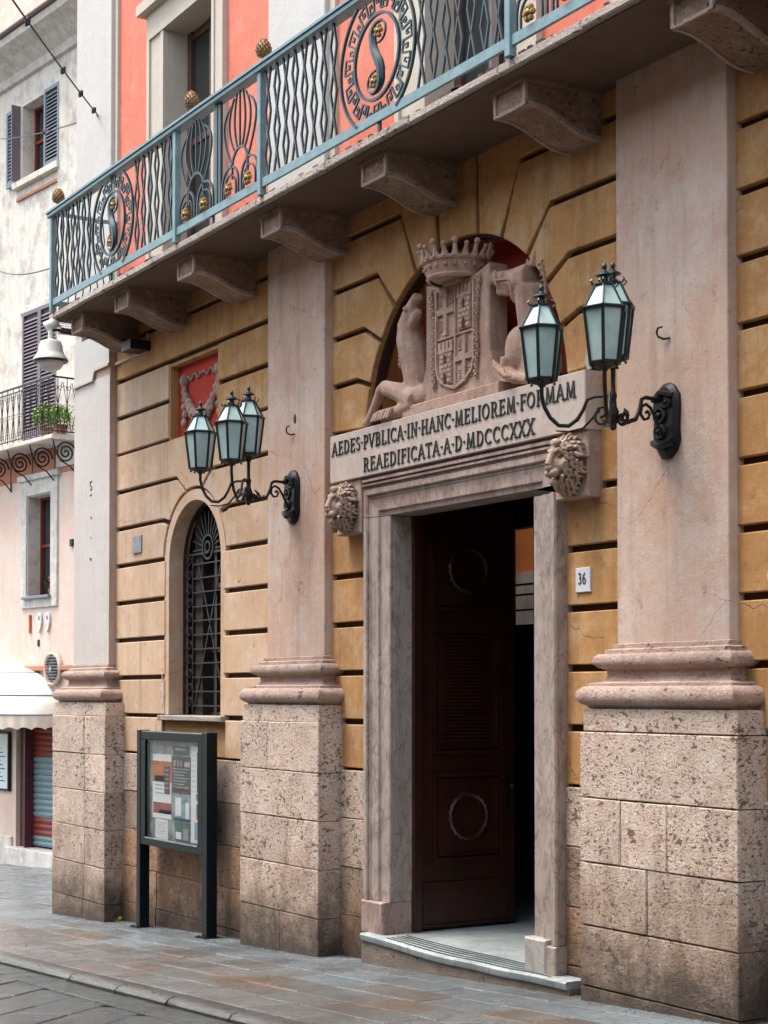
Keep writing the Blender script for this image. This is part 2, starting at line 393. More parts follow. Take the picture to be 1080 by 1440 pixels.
def tag(o, label, cat=None, group=None, kind=None):
    if label: o['label'] = label
    if cat: o['category'] = cat
    if group: o['group'] = group
    if kind: o['kind'] = kind
    return o
def thing(name, loc, label, cat, group=None, world=True, rot=0):
    """Empty at the base; world=True lets children be written in world coordinates"""
    o = bpy.data.objects.new(name, None); COL.objects.link(o); o.location = loc; o.rotation_euler[2] = rot; o.empty_display_size = .2
    o['_o'] = tuple(loc) if world else (0, 0, 0)
    return tag(o, label, cat, group)
def dup(o, parent=None, loc=None):
    c = o.copy(); COL.objects.link(c); c.parent = parent
    if loc is not None: c.location = loc
    for ch in list(o.children): dup(ch, c)
    return c
def blob(name, m, parent, parts, voxel=.012, label=None, disp=None):
    """one continuous carved body: overlapping volumes fused by a voxel remesh"""
    b = MB()
    for p_ in parts:
        if p_[0] == 'b': b.ball(p_[1], p_[2], 14, p_[3] if len(p_) > 3 else (1, 1, 1))
        elif p_[0] == 't': b.tube(p_[1], p_[2], 10)
    off = tuple(parent['_o']) if parent is not None and parent.get('_o') else (0, 0, 0)
    me = bpy.data.meshes.new('tmp'); me.from_pydata([(v[0]-off[0], v[1]-off[1], v[2]-off[2]) for v in b.v], [], b.f)
    o = bpy.data.objects.new('tmp', me); COL.objects.link(o)
    r = o.modifiers.new('r', 'REMESH'); r.mode = 'VOXEL'; r.voxel_size = voxel
    sm = o.modifiers.new('s', 'SMOOTH'); sm.iterations = 3; sm.factor = .5
    dg = bpy.context.evaluated_depsgraph_get(); dg.update()
    m2 = bpy.data.meshes.new_from_object(o.evaluated_get(dg)); bpy.data.objects.remove(o)
    m2.materials.clear(); m2.materials.append(M[m]); m2.polygons.foreach_set('use_smooth', [True]*len(m2.polygons))
    ob = bpy.data.objects.new(name, m2); COL.objects.link(ob); ob.parent = parent
    if parent is not None: ob['_o'] = off
    if label: ob['label'] = label
    return ob
def arc(cx, cz, r, a0, a1, n): return [(cx+r*cos(a0+(a1-a0)*i/n), cz+r*sin(a0+(a1-a0)*i/n)) for i in range(n+1)]
def spiral(cx, cz, r0, r1, a0, turns, n=26): return [(cx+(r0+(r1-r0)*i/n)*cos(a0+turns*2*pi*i/n), cz+(r0+(r1-r0)*i/n)*sin(a0+turns*2*pi*i/n)) for i in range(n+1)]
def gz(x): return .0555*(x+14.57)
def xz(pts, y): return [(a, y, c) for a, c in pts]
def filled(outer, holes, y0, y1, name, m, parent):
    """flat panel in XZ with holes, extruded y0..y1"""
    cu = bpy.data.curves.new('c', 'CURVE'); cu.dimensions = '2D'; cu.fill_mode = 'BOTH'; cu.extrude = (y1-y0)/2
    for pl in [outer]+holes:
        sp = cu.splines.new('POLY'); sp.points.add(len(pl)-1); sp.use_cyclic_u = True
        for i, (a, c) in enumerate(pl): sp.points[i].co = (a, c, 0, 1)
    o = bpy.data.objects.new('c', cu); COL.objects.link(o)
    dg = bpy.context.evaluated_depsgraph_get(); dg.update()
    me = bpy.data.meshes.new_from_object(o.evaluated_get(dg)); bpy.data.objects.remove(o)
    b = MB(); b.v = [(v.co.x, (y0+y1)/2-v.co.z, v.co.y) for v in me.vertices]; b.f = [tuple(p.vertices) for p in me.polygons]
    return b.build(name, m, parent)
def fontmesh(txt, size, depth, bold=0.0, shear=0.0):
    cu = bpy.data.curves.new('t', 'FONT'); cu.body = txt; cu.size = size; cu.extrude = depth; cu.offset = bold; cu.shear = shear
    cu.align_x = 'CENTER'; cu.align_y = 'CENTER'
    o = bpy.data.objects.new('t', cu); COL.objects.link(o)
    dg = bpy.context.evaluated_depsgraph_get(); dg.update()
    me = bpy.data.meshes.new_from_object(o.evaluated_get(dg)); bpy.data.objects.remove(o)
    return [(v.co.x, v.co.y, v.co.z) for v in me.vertices], [tuple(p.vertices) for p in me.polygons]

# ================================================================== GROUND
RZ = -.07
road = MB()
for i in range(-40, 14):
    x0, x1 = i*2.0, i*2.0+2.0
    road.add([(x0, -30, gz(x0)+RZ-.02), (x1, -30, gz(x1)+RZ-.02), (x1, 45, gz(x1)+RZ-.02), (x0, 45, gz(x0)+RZ-.02)], [(0, 1, 2, 3)])
far = MB().add([(-400, -300, -4.6), (300, -300, -4.6), (300, 400, -4.6), (-400, 400, -4.6)], [(0, 1, 2, 3)])
ground = far.build('ground', 'road'); ground['kind'] = 'structure'
road = road.build('road', 'pave_joint'); road['kind'] = 'structure'; road['_o'] = (0, 0, 0)
def slab(mb, quad, zoff, th=.05, b=.012, j=.004):
    """paving stone: quad of (x,y) ccw, top at street height + zoff, chamfered and slightly uneven"""
    cx = sum(q[0] for q in quad)/4; cy = sum(q[1] for q in quad)/4; dz = random.uniform(-j, j)
    V = []
    for x, y in quad:
        dx, dy = x-cx, y-cy; L = sqrt(dx*dx+dy*dy)
        xi, yi = x-dx/L*b*1.4, y-dy/L*b*1.4
        V += [(xi, yi, gz(xi)+zoff+dz+random.uniform(-j, j)*.5), (x, y, gz(x)+zoff+dz-b*.7), (x, y, gz(x)+zoff-th)]
    F = [(0, 3, 6, 9)]
    for i in range(4):
        a, c = i*3, (i*3+3) % 12
        F += [(a, a+1, c+1, c), (a+1, a+2, c+2, c+1)]
    mb.add(V, F)
# sidewalk bed, kerb and slabs
bed = MB()
for i in range(-12, 4):
    x0, x1 = i*2.0, i*2.0+2.0
    bed.add([(x0, -2.0, gz(x0)-.03), (x1, -2.0, gz(x1)-.03), (x1, .6, gz(x1)-.03), (x0, .6, gz(x0)-.03)], [(0, 1, 2, 3)])
side = bed.build('sidewalk', 'pave_joint'); side['kind'] = 'structure'; side['_o'] = (0, 0, 0)
x = -24.0
while x < -4:
    L = random.uniform(.75, 1.15)
    mb = MB(True)
    prof = [(-1.98, -.2), (-1.98, 0), (-2.10, .004), (-2.15, -.012), (-2.175, -.04), (-2.18, -.2)]
    n = len(prof); V = []
    for xx in (x+.006, x+L-.006):
        e = random.uniform(-.008, .008)
        V += [(xx, p[0]+e, gz(xx)+p[1]) for p in prof]
    mb.add(V, [tuple(range(n)), tuple(range(2*n-1, n-1, -1))]+[(i, i+n, (i+1) % n+n, (i+1) % n) for i in range(n)])
    mb.build('kerb_stone', 'kerb', side)
    x += L
rows = [-1.975, -1.60, -1.27, -.90, -.55, -.20, .14, .45]
for r in range(len(rows)-1):
    x = -23.5+random.uniform(0, .6)
    while x < -5.2:
        L = random.uniform(.45, 1.05) if x > -19 else random.uniform(.8, 1.5)
        y0, y1 = rows[r], rows[r+1]
        sk = .05*(y0+y1)
        mb = MB(); slab(mb, [(x+.006, y0+.005), (x+L-.006, y0+.005), (x+L-.006, y1-.005), (x+.006, y1-.005)], 0)
        brown = r < 4 if random.random() < .8 else r < 3
        mb.build('paving_slab', 'pave_brown' if brown else 'pave', side)
        x += L
gr = MB(); rg = random.Random(11)
for i in range(900):
    x_ = rg.uniform(-21, -7.8)
    if i % 3 == 0: y_ = -2.0+rg.uniform(-.3, .05)-.12
    elif i % 3 == 1:
        y_ = (-.03 if any(abs(x_-c_) < .82 for c_ in (-18.93, -13.79, -8.45)) else .22)-abs(rg.gauss(0, .035))
    else: y_ = rg.uniform(-2.0, .2)
    r_ = rg.uniform(.004, .013); z_ = gz(x_)+(RZ if y_ < -2.2 else .002)
    if y_ > .02 and -12.6 < x_ < -9.4: continue
    a_ = rg.uniform(0, 3); c_, s_ = cos(a_)*r_, sin(a_)*r_
    gr.add([(x_+c_, y_+s_, z_), (x_-s_*.6, y_+c_*.6, z_), (x_-c_, y_-s_, z_), (x_+s_*.6, y_-c_*.6, z_), (x_, y_, z_+r_*.6)], [(0, 1, 4), (1, 2, 4), (2, 3, 4), (3, 0, 4)])
gr.build('street_grit', 'pave_joint', side, kind='stuff')
# road slabs: gutter course along the kerb, then diagonal basalt slabs
x = -30.0
while x < -8:
    L = random.uniform(.6, .95)
    for y0, y1 in ((-2.47, -2.19),):
        mb = MB(); slab(mb, [(x+.006, y0), (x+L-.006, y0), (x+L-.006, y1), (x+.006, y1)], RZ+.012); mb.build('gutter_slab', 'road', road)
    x += L
ang = radians(38); ca, sa = cos(ang), sin(ang); cnt = 0
u = -30.0
rowi = 0
for ui in range(0, 60):
    v = -8.0+(ui % 2)*.4
    for vi in range(0, 36):
        u0, u1 = -26+ui*.52, -26+(ui+1)*.52; v0, v1 = v+vi*.86, v+(vi+1)*.86
        g = .007
        q = [(u0+g, v0+g), (u1-g, v0+g), (u1-g, v1-g), (u0+g, v1-g)]
        q = [(a*ca-c*sa, a*sa+c*ca) for a, c in q]
        cxx = sum(t_[0] for t_ in q)/4; cyy = sum(t_[1] for t_ in q)/4
        if cyy > -2.25 or cxx > -9.8 or cxx < -19 or cyy < -4.3: continue
        mb = MB(); slab(mb, q, RZ, j=.006); mb.build('basalt_slab', 'road', road); cnt += 1
rest = MB()
for i in range(0, 44):
    for k in range(0, 26):
        x0 = -44+i*.6+(k % 2)*.3; y0 = -5+k*.45
        if x0 > -20 and y0 < 0: continue
        if x0 > -22.5 and y0 > -2.6: continue
        if -24.5 < x0 and -2.6 < y0 < .5: continue
        slab(rest, [(x0+.01, y0+.01), (x0+.59, y0+.01), (x0+.59, y0+.44), (x0+.01, y0+.44)], RZ+.002, j=.006)
rest.build('distant_slabs', 'pave', road, kind='stuff')

# ================================================================== UNSEEN HOUSE ACROSS THE STREET (behind the camera), added to shape the light
opp = thing('unseen_street_house', (-9, -9.4, gz(-9)), 'unseen plain plastered house across the narrow street, added behind the viewer to shape the light', 'building')
filled([(-25, -1.6), (9, -1.6), (9, 9.5), (-25, 9.5)], [[(x, z), (x+1.1, z), (x+1.1, z+1.9), (x, z+1.9)] for x in (-23, -19.5, -16, -12.5, -9, -5.5, -2, 1.5, 5) for z in (1.6, 5.2)], -9.7, -9.4, 'wall', 'grey_house', opp)
MB().box(-25, 9, -17, -9.75, -1.6, 9.4).build('inner_mass', 'brown_wood', opp)
MB().box(-25.3, 9.3, -17.2, -8.9, 9.5, 9.8).build('eaves', 'grey_house', opp)

# ================================================================== PALAZZO
PX, PY = -13.79, .3
pal = thing('palazzo', (PX, PY, 0), 'ochre stone-faced palazzo with pilasters, arched doorway niche, coral upper wall and long balcony', 'building')
ZK = [1.76+.4385*k for k in range(12)]
WF, WB, MF = .25, .33, .305            # block front, block back, joint plane
NC, NR = (-11.15, 4.72), 1.46          # niche arch
WC, WR = (-16.205, 3.885), .655        # window arch
door_hole = [(-12.2, -.6), (-9.94, -.6), (-9.94, 4.1), (-12.2, 4.1)]
niche_hole = [(NC[0]-NR+.02, 4.70), (NC[0]+NR-.02, 4.70)]+arc(NC[0], NC[1], NR-.02, 0, pi, 28)
win_hole = [(WC[0]-WR-.03, 2.2), (WC[0]+WR+.03, 2.2)]+arc(WC[0], WC[1], WR+.03, 0, pi, 20)
pan_hole = [(-16.85, 5.25), (-15.61, 5.25), (-15.61, 6.10), (-16.85, 6.10)]
filled([(-19.3, -1.2), (-4.0, -1.2), (-4.0, 6.86), (-19.3, 6.86)], [door_hole, niche_hole, win_hole, pan_hole], MF, .40, 'wall', 'shaded_mortar', pal)
# masonry shell behind the facade
sh = MB()
for q in ((-19.5, -19.3, .17, 9, -1.2, 13), (-4.0, -3.8, .17, 9, -1.2, 13), (-19.3, -4.0, 8.8, 9, -1.2, 13)): MB().box(*q).build('side_wall', 'white_paint', pal)
for q in ((-19.6, -3.7, .1, 2.4, 13, 13.3), (-19.6, -3.7, 8.7, 9.1, 13, 13.3), (-11.5, -3.7, 2.4, 8.7, 13, 13.3)): MB().box(*q).build('roof', 'white_paint', pal)  # roof left open over the court to let sky light in

G = .026  # half groove
def course(x0, x1, z0, z1, m, b=.007):
    MB().bbox(x0, x1, WF, WB, z0+G, z1-G, b, .001).build('ashlar_block', m, pal)
def poly(pts, m, b=.007):
    MB().prism(pts, WF+random.uniform(0, .002), WB, b).build('ashlar_block', m, pal)
L0, L1 = -18.37, -14.32       # left bay
M0, M1 = -13.2, -9.03         # middle bay
R0 = -7.9
mp = 'ochre_pale'; mo = 'ochre'
for k in range(11):
    z0, z1 = ZK[k], ZK[k+1]
    course(R0-.02, -4.0, z0, z1, mo)
    if k == 0:
        course(L0, -17.02, z0, z1+.01, mp); course(-15.42, L1, z0, z1, mp)
    elif k < 5:
        course(L0, -16.95, z0, z1, mp); course(-15.47, L1, z0, z1, mp)
    elif k in (8, 9):
        course(L0, -16.86, z0, z1, mp); course(-15.60, L1, z0, z1, mo)
    elif k == 10: course(L0, L1, z0, z1, mo)
course(R0-.02, -4.0, ZK[11], 6.82, mo); course(L0, L1, ZK[11], 6.82, mo)
RR = .80
def wpt(a, r=RR): return (WC[0]+r*cos(a), WC[1]+r*sin(a))
def angz(z, r=RR, c=WC): return math.asin((z-c[1])/r)
for sgn in (-1, 1):
    f = lambda p: (2*WC[0]-p[0], p[1]) if sgn < 0 else p
    xe = L1 if sgn > 0 else 2*WC[0]-L0
    # course 5 (3.95..4.39)
    a0, a1 = angz(ZK[5]+G), angz(4.33)
    pts = [(xe, ZK[5]+G)]+[wpt(a0+(a1-a0)*i/5) for i in range(6)]+[(WC[0]+.80, ZK[6]-G-.02), (WC[0]+.84, ZK[6]-G), (xe, ZK[6]-G)]
    poly([f(p) for p in pts], mp)
    a0, a1 = angz(4.33)+.07, angz(4.65)
    pts = [(xe, ZK[6]+G), (WC[0]+.80, ZK[6]+G-.005)]+[wpt(a0+(a1-a0)*i/5) for i in range(6)]+[(WC[0]+.44, ZK[7]-G), (xe, ZK[7]-G)]
    poly([f(p) for p in pts], mp)
a0 = angz(4.65)+.07
poly([(L0, ZK[7]+G), (WC[0]-.45, ZK[7]+G-.01)]+[wpt(pi-a0-(pi-2*a0)*i/8) for i in range(9)]+[(WC[0]+.45, ZK[7]+G-.01), (L1, ZK[7]+G), (L1, ZK[8]-.01), (L0, ZK[8]-.01)], mp)
# arch surround and window reveal
band = MB()
outp = [(WC[0]-RR+.03, 2.22)]+arc(WC[0], WC[1], RR-.03, pi, 0, 24)+[(WC[0]+RR-.03, 2.22)]
inp = [(WC[0]-WR, 2.22)]+arc(WC[0], WC[1], WR, pi, 0, 24)+[(WC[0]+WR, 2.22)]
n = len(outp); V = [(p[0], .262, p[1]) for p in outp]+[(p[0], .262, p[1]) for p in inp]+[(p[0], .50, p[1]) for p in inp]+[(p[0], .31, p[1]) for p in outp]
F = []
for i in range(n-1): F += [(i, i+1, n+i+1, n+i), (n+i, n+i+1, 2*n+i+1, 2*n+i), (3*n+i, 3*n+i+1, i+1, i)]
band.add(V, F); band.build('arch_surround', mp, pal)
MB().bbox(-17.02, -15.42, .19, .55, 2.155, 2.215, .01, .002).build('window_sill', 'slab_edge', pal)
MB().box(-16.98, -15.44, .275, .31, 1.79, 2.15).build('apron_panel', 'ochre', pal)
# grille window
win = MB().prism([(WC[0]-.66, 2.2)]+arc(WC[0], WC[1], .66, pi, 0, 16)+[(WC[0]+.66, 2.2)], .56, .58).build('window', 'dark_glass', pal)
fr = MB()
for xx in (-.66, -.05, .6): fr.box(WC[0]+xx, WC[0]+xx+.06, .53, .56, 2.2, 4.35)
for zz in (2.2, 2.9, 3.6): fr.box(WC[0]-.6, WC[0]+.6, .535, .56, zz, zz+.05)
fr.build('frame', 'wood', win)
gri = MB(); y = .44
gri.strip([(WC[0]-.63, 2.22)]+arc(WC[0], WC[1], .63, pi, 0, 20)+[(WC[0]+.63, 2.22)], .03, y-.012, y+.012)
for i in range(11):
    zz = 2.32+i*.155; gri.strip([(WC[0]-.40, zz), (WC[0]+.40, zz)], .014, y-.007, y+.007)
    for sg in (-1, 1):
        gri.strip([(WC[0]+sg*p, zz+q) for p, q in ((.63, .10), (.60, .03), (.54, -.01), (.47, .01), (.44, .06), (.47, .09), (.51, .07))], .016, y-.007, y+.007)
for sg in (-1, 1):
    gri.strip([(WC[0]+sg*.40, 2.24), (WC[0]+sg*.40, 3.98)], .016, y-.008, y+.008)
    gri.strip([(WC[0]+sg*.38, 2.3), (WC[0]-sg*.30, 3.92)], .022, y+.008, y+.02)
gri.build('iron_grille', 'grille_iron', pal, 'black iron grille with crossed bars, side hooks and a sunburst top')
sb = MB()
for i in range(13):
    a = pi*i/12; sb.strip([(WC[0]+.15*cos(a), 4.02+.15*sin(a)), (WC[0]+.40*cos(a), 4.02+.40*sin(a)*1.05)], .016, y-.008, y+.008)
sb.strip([(WC[0]-.63, 3.98), (WC[0]+.63, 3.98)], .025, y-.01, y+.01)
sb.strip(arc(WC[0], 4.04, .13, 0, 2*pi, 18)[:-1], .022, y-.02, y+.01, True); sb.strip(arc(WC[0], 4.04, .06, 0, 2*pi, 12)[:-1], .02, y-.025, y, True)
sb.build('sunburst', 'grille_iron', pal)
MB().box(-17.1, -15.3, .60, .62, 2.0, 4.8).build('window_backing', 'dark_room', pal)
# red garland panel
MB().box(-16.86, -15.60, .36, .40, 5.25, 6.11).build('red_panel', 'red', pal)
pv = MB(); pv.box(-16.859, -16.83, .262, .358, 5.27, 6.08); pv.box(-15.63, -15.603, .262, .358, 5.27, 6.08); pv.box(-16.859, -15.603, .262, .358, 6.08, 6.112); pv.box(-16.859, -15.603, .262, .358, 5.242, 5.27)
pv.build('panel_reveal', 'ochre', pal)
gar = []
def gl(x, z, r): gar.append(('b', (x, .335, z), r*1.15, (1, .8, 1)))
for i in range(15):
    t = i/14; xx = -16.62+t*.86; zz = 5.80-.36*(1-(2*t-1)**2)
    gl(xx, zz, .04+.035*(1-abs(2*t-1))+random.uniform(-.008, .008)); gl(xx+random.uniform(-.03, .03), zz-.05, .035)
for xx in (-16.62, -15.76):
    for i in range(6): gl(xx+random.uniform(-.03, .03), 5.86-.085*i, .034+.006*(i > 2))
    gl(xx, 5.90, .06)
blob('garland', 'carved_mane', pal, gar, .010, 'carved fruit garland hung between two knots')
rb = MB(True)
for i in range(2):
    x0, x1 = (-16.60, -16.19) if i == 0 else (-16.19, -15.78)
    rb.tube([(x0+(x1-x0)*t/24, .345, 5.90+.028*sin(t*.62)+.02*sin(t*.131)) for t in range(25)], [.010+.006*abs(sin(t*.5)) for t in range(25)], 6)
rb.tube([(-16.62, .345, 5.92), (-16.70, .345, 5.88), (-16.76, .345, 5.91)], .014, 6)
rb.build('ribbon', 'base', pal)

# middle bay blocks
def npt(a, r=NR): return (NC[0]+r*cos(a), NC[1]+r*sin(a))
for k in range(0, 5):
    course(M0, -12.45, ZK[k], ZK[k+1], mo); course(-9.72, M1, ZK[k], ZK[k+1], mo)
course(M0, -12.92, ZK[5], ZK[6], mo); course(-9.32, M1, ZK[5], ZK[6], mo)
course(M0, -12.97, ZK[6], ZK[7], mo); course(-9.30, M1, ZK[6], ZK[7], mo)
for sgn in (-1, 1):
    f = lambda p: (2*NC[0]-p[0], p[1]) if sgn < 0 else p
    xe = M1 if sgn > 0 else 2*NC[0]-M0
    ja = [angz(4.83, NR, NC), atan2(5.19-NC[1], 1.38), atan2(5.56-NC[1], 1.21), atan2(5.84-NC[1], .98), atan2(6.07-NC[1], .64)]
    el = [None, (1.60, ZK[8]), (1.47, ZK[9]), (1.245, ZK[10]), (.86, ZK[11])]
    for i in range(4):
        g = .018
        lo = [(xe, ZK[7+i]+G)]+([(NC[0]+el[i][0]+.01, ZK[7+i]+G)] if i else [])
        a = [npt(ja[i]+(g if i else 0)+(ja[i+1]-ja[i]-(2*g if i else g))*t/5) for t in range(6)]
        hi = [(NC[0]+el[i+1][0]+.0, ZK[8+i]-G), (xe, ZK[8+i]-G)]
        poly([f(p) for p in lo+a+hi], mo)
    a1 = pi/2-.205 if sgn > 0 else pi/2-.19
    xt = .30 if sgn > 0 else .34
    a = [npt(ja[4]+.018+(a1-.018-ja[4]-.018)*t/5) for t in range(6)]
    poly([f(p) for p in [(xe, ZK[11]+G), (NC[0]+.87, ZK[11]+G)]+a+[(NC[0]+xt, 6.82), (xe, 6.82)]], mo)
poly([npt(pi/2-.19+.36*t/4) for t in range(5)][::-1]+[(NC[0]+.26, 6.82), (NC[0]-.30, 6.82)], mo)
# niche: reveal and red back
nr = MB(); P = [(NC[0]-NR, 4.70)]+arc(NC[0], NC[1], NR, pi, 0, 36)+[(NC[0]+NR, 4.70)]; n = len(P)
nr.add([(p[0], .27, p[1]) for p in P]+[(p[0], .60, p[1]) for p in P], [(i, i+1, n+i+1, n+i) for i in range(n-1)])
nr.build('niche_reveal', 'ochre', pal)
MB().box(NC[0]-NR-.02, NC[0]+NR+.02, .60, .66, 4.6, 6.25).build('niche_back', 'red', pal)
MB().box(NC[0]-NR-.02, NC[0]+NR+.02, .26, .61, 4.62, 4.70).build('niche_floor', 'carved', pal)

def chip(pts, m, y=.246): MB().prism(pts, y, .252, .001).build('bare_patch', m, pal)
def blotch(cx, cz, rx, rz, m, n=14, seed=1):
    rn = random.Random(seed); chip([(cx+rx*rn.uniform(.6, 1.15)*cos(2*pi*i/n), cz+rz*rn.uniform(.6, 1.15)*sin(2*pi*i/n)) for i in range(n)], m)
blotch(-9.42, 4.87, .07, .085, 'marble_new', seed=5)
blotch(-16.99, 2.45, .035, .17, 'stone', 18, 2); blotch(-17.0, 2.66, .025, .07, 'stone', 12, 3)
blotch(-7.62, 3.19, .02, .05, 'paper', 9, 4); blotch(-15.1, 3.62, .05, .03, 'ochre_pale', 9, 8)
# dado stones below the plaster
def dado(x0, x1, zs, m, segs):
    for i in range(len(zs)-1):
        xs = [x0]+sorted(random.uniform(x0+.35*(x1-x0)*.5, x1-.35*(x1-x0)*.5) for _ in range(segs))+[x1] if segs and x1-x0 > .8 else [x0, x1]
        if segs == 2 and x1-x0 > .8:
            o = random.uniform(-.15, .15); t = (x1-x0)/3; xs = [x0, x0+t+o, x1-t+o, x1]
        for k in range(len(xs)-1):
            MB().bbox(xs[k]+.003, xs[k+1]-.003, .235+random.uniform(-.004, .004), WB+.02, zs[i]+.003, zs[i+1]-.003, .006, .003).build('stone_block', m[i] if isinstance(m, list) else m, pal)
dz = [-.5, .05, .46, .89, 1.33, 1.765]
dado(-18.3, -14.4, dz, ['stone_brown', 'stone_brown', 'stone_brown', 'stone_mid', 'stone'], 2)
dado(-13.1, -12.46, dz, ['stone_brown', 'stone_brown', 'stone_mid', 'stone', 'stone'], 0)
dado(-9.72, -9.0, [-.1]+dz[2:], ['stone_brown', 'stone_brown', 'stone_mid', 'stone'], 0)
dado(-7.9, -4.0, [.2, .5, .89, 1.33, 1.765], 'stone', 2)

# pilasters: pedestal of blocks, moulded base, plastered shaft, painted upper shaft
PC = [(-18.93, .85), (-13.79, .78), (-8.45, .79)]
for pi_, (cx, hw) in enumerate(PC):
    if pi_ == 0: x0, x1 = -19.78, -18.07
    else: x0, x1 = cx-hw, cx+hw
    ped = MB().box(x0+.03, x1-.03, .03, WB, -1.0, 2.30).build('pedestal', 'shaded_mortar', pal)
    zs = [gz(cx)-.45, .42, .86, 1.295, 1.735, 2.19]
    if pi_ == 0: zs = [gz(cx)-.45, .0, .42, .86, 1.295, 1.735, 2.19]
    if pi_ == 2: zs = [gz(cx)-.1, .405, .83, 1.27, 1.72, 2.185]
    for i in range(len(zs)-1):
        w_ = x1-x0
        cuts = {0: [.5], 1: [], 2: [.45], 3: [.28, .58], 4: []}[i % 5] if pi_ == 2 else ([.35+.3*random.random()] if i % 2 == 0 else [.62] if random.random() < .5 else [])
        xs = [x0]+[x0+c*w_ for c in cuts]+[x1]
        for k in range(len(xs)-1):
            e = random.uniform(-.004, .004)
            b = MB(); xa, xb = xs[k]+.0025, xs[k+1]-.0025
            if k == len(xs)-2: xb = x1+random.uniform(-.004, .004)
            if k == 0: xa = x0+random.uniform(-.004, .004)
            b.bbox(xa, xb, e, WB, zs[i]+.003, zs[i+1]-.003, .007, .003)
            b.build('stone_block', 'stone', ped)
    MB().bbox(x0+.018, x1-.018, .018, WB, 2.19, 2.345, .006, .002).build('cap_band', 'stone', ped)
    # base moulding, swept round three sides
    sx0, sx1 = cx-.56, cx+.56
    if pi_ == 0: sx0, sx1 = -19.50, -18.37
    if pi_ == 1: sx0, sx1 = -14.325, -13.2
    if pi_ == 2: sx0, sx1 = -9.025, -7.905
    prof = [(.0, 2.345), (.15, 2.345), (.17, 2.366)]+[(.172+.066*cos(a), 2.437+.066*sin(a)) for a in [radians(q) for q in (-75, -50, -25, 0, 25, 50, 75)]]
    prof += [(.165, 2.502), (.165, 2.522), (.085, 2.535), (.055, 2.57), (.06, 2.615), (.10, 2.63)]
    prof += [(.09+.052*cos(a), 2.680+.05*sin(a)) for a in [radians(q) for q in (-70, -35, 0, 35, 70)]]
    prof += [(.07, 2.728), (.07, 2.755), (.03, 2.765), (.03, 2.795), (0, 2.80)]
    V = []; F = []; n = len(prof)
    for d, z in prof:
        V += [(sx0-d*.98, .305, z), (sx0-d*.98, .17-d*.82, z), (sx1+d*.98, .17-d*.82, z), (sx1+d*.98, .305, z)]
    for i in range(n-1):
        for k in range(3): F.append((i*4+k, i*4+k+1, i*4+4+k+1, i*4+4+k))
    bb = MB(True); bb.add(V, F); bb.build('pilaster_base', 'base', pal)
    MB().bbox(sx0, sx1, .17, WB, 2.79, 6.80, .006, .0).build('pilaster_shaft', 'pink_plaster' if pi_ else 'pink_plaster', pal)
    MB().bbox(sx0+.001, sx1-.001, .168, .40, 6.87, 12.9, .006, .0).build('upper_pilaster', 'white_paint', pal)
# white painted part of the far pilaster with its raised moulding
tr = MB(); tr.prism([(-19.50, 6.25), (-18.86, 6.25), (-18.80, 6.36), (-18.37, 6.36), (-18.37, 6.79), (-19.50, 6.79)], .155, .17)
tr.build('painted_upper_face', 'white_paint', pal)
tr = MB(); tr.strip([(-19.50, 6.255), (-18.86, 6.255), (-18.80, 6.365), (-18.36, 6.365)], .03, .135, .16); tr.box(-18.375, -17.42, .225, .25, 6.355, 6.39); tr.box(-17.44, -17.40, .225, .25, 6.36, 6.56)
tr.build('conduit_moulding', 'cream', pal)
MB().box(-19.505, -18.36, .163, .17, 2.80, 6.25).build('painted_shaft_face', plaster('grey_pilaster_paint', (.55, .52, .50), (.51, .475, .45), rand_amt=0, stain=.2, flecks=.15), pal)

# traces of old lettering on the far pilaster
mk = MB()
for zc, pts in ((4.98, [(.03, .05), (-.03, .045), (-.035, .01), (.0, .0), (.03, -.02), (.02, -.05), (-.03, -.045)]), (4.86, [(-.03, 0), (.02, .008)]), (4.59, [(-.01, .01), (.02, 0), (.01, -.02)]), (4.344, [(0, .01), (.01, -.01)]), (4.08, [(-.03, .01), (.02, .012), (.01, -.02)])):
    mk.strip([(-18.94+a, zc+c) for a, c in pts], .014, .158, .163)
mk.build('lettering_trace', 'letters', pal, kind='stuff')

# ------------------------------------------------ upper storey
wh = [[(-16.96, 6.88), (-15.66, 6.88), (-15.66, 9.95), (-16.96, 9.95)], [(-11.58, 6.88), (-10.32, 6.88), (-10.32, 9.95), (-11.58, 9.95)]]
filled([(-19.3, 6.87), (-4.0, 6.87), (-4.0, 12.9), (-19.3, 12.9)], wh, .25, .40, 'upper_wall', 'coral', pal)
for a, c in ((-18.37, -17.37), (-15.40, -14.33), (-13.2, -12.02), (-9.98, -9.03), (-7.9, -4.0)):
    MB().bbox(a, c, .21, .25, 6.87, 7.30, .01).build('plinth_band', 'bracket', pal)
    MB().box(a, c, .225, .25, 7.30, 7.36).build('plinth_capping', 'cream', pal)
for a, c in ((-18.37, -18.29), (-14.41, -14.33), (-13.2, -13.09), (-9.14, -9.03)):
    MB().box(a, c, .215, .26, 6.88, 12.9).build('edge_strip', 'cream', pal)
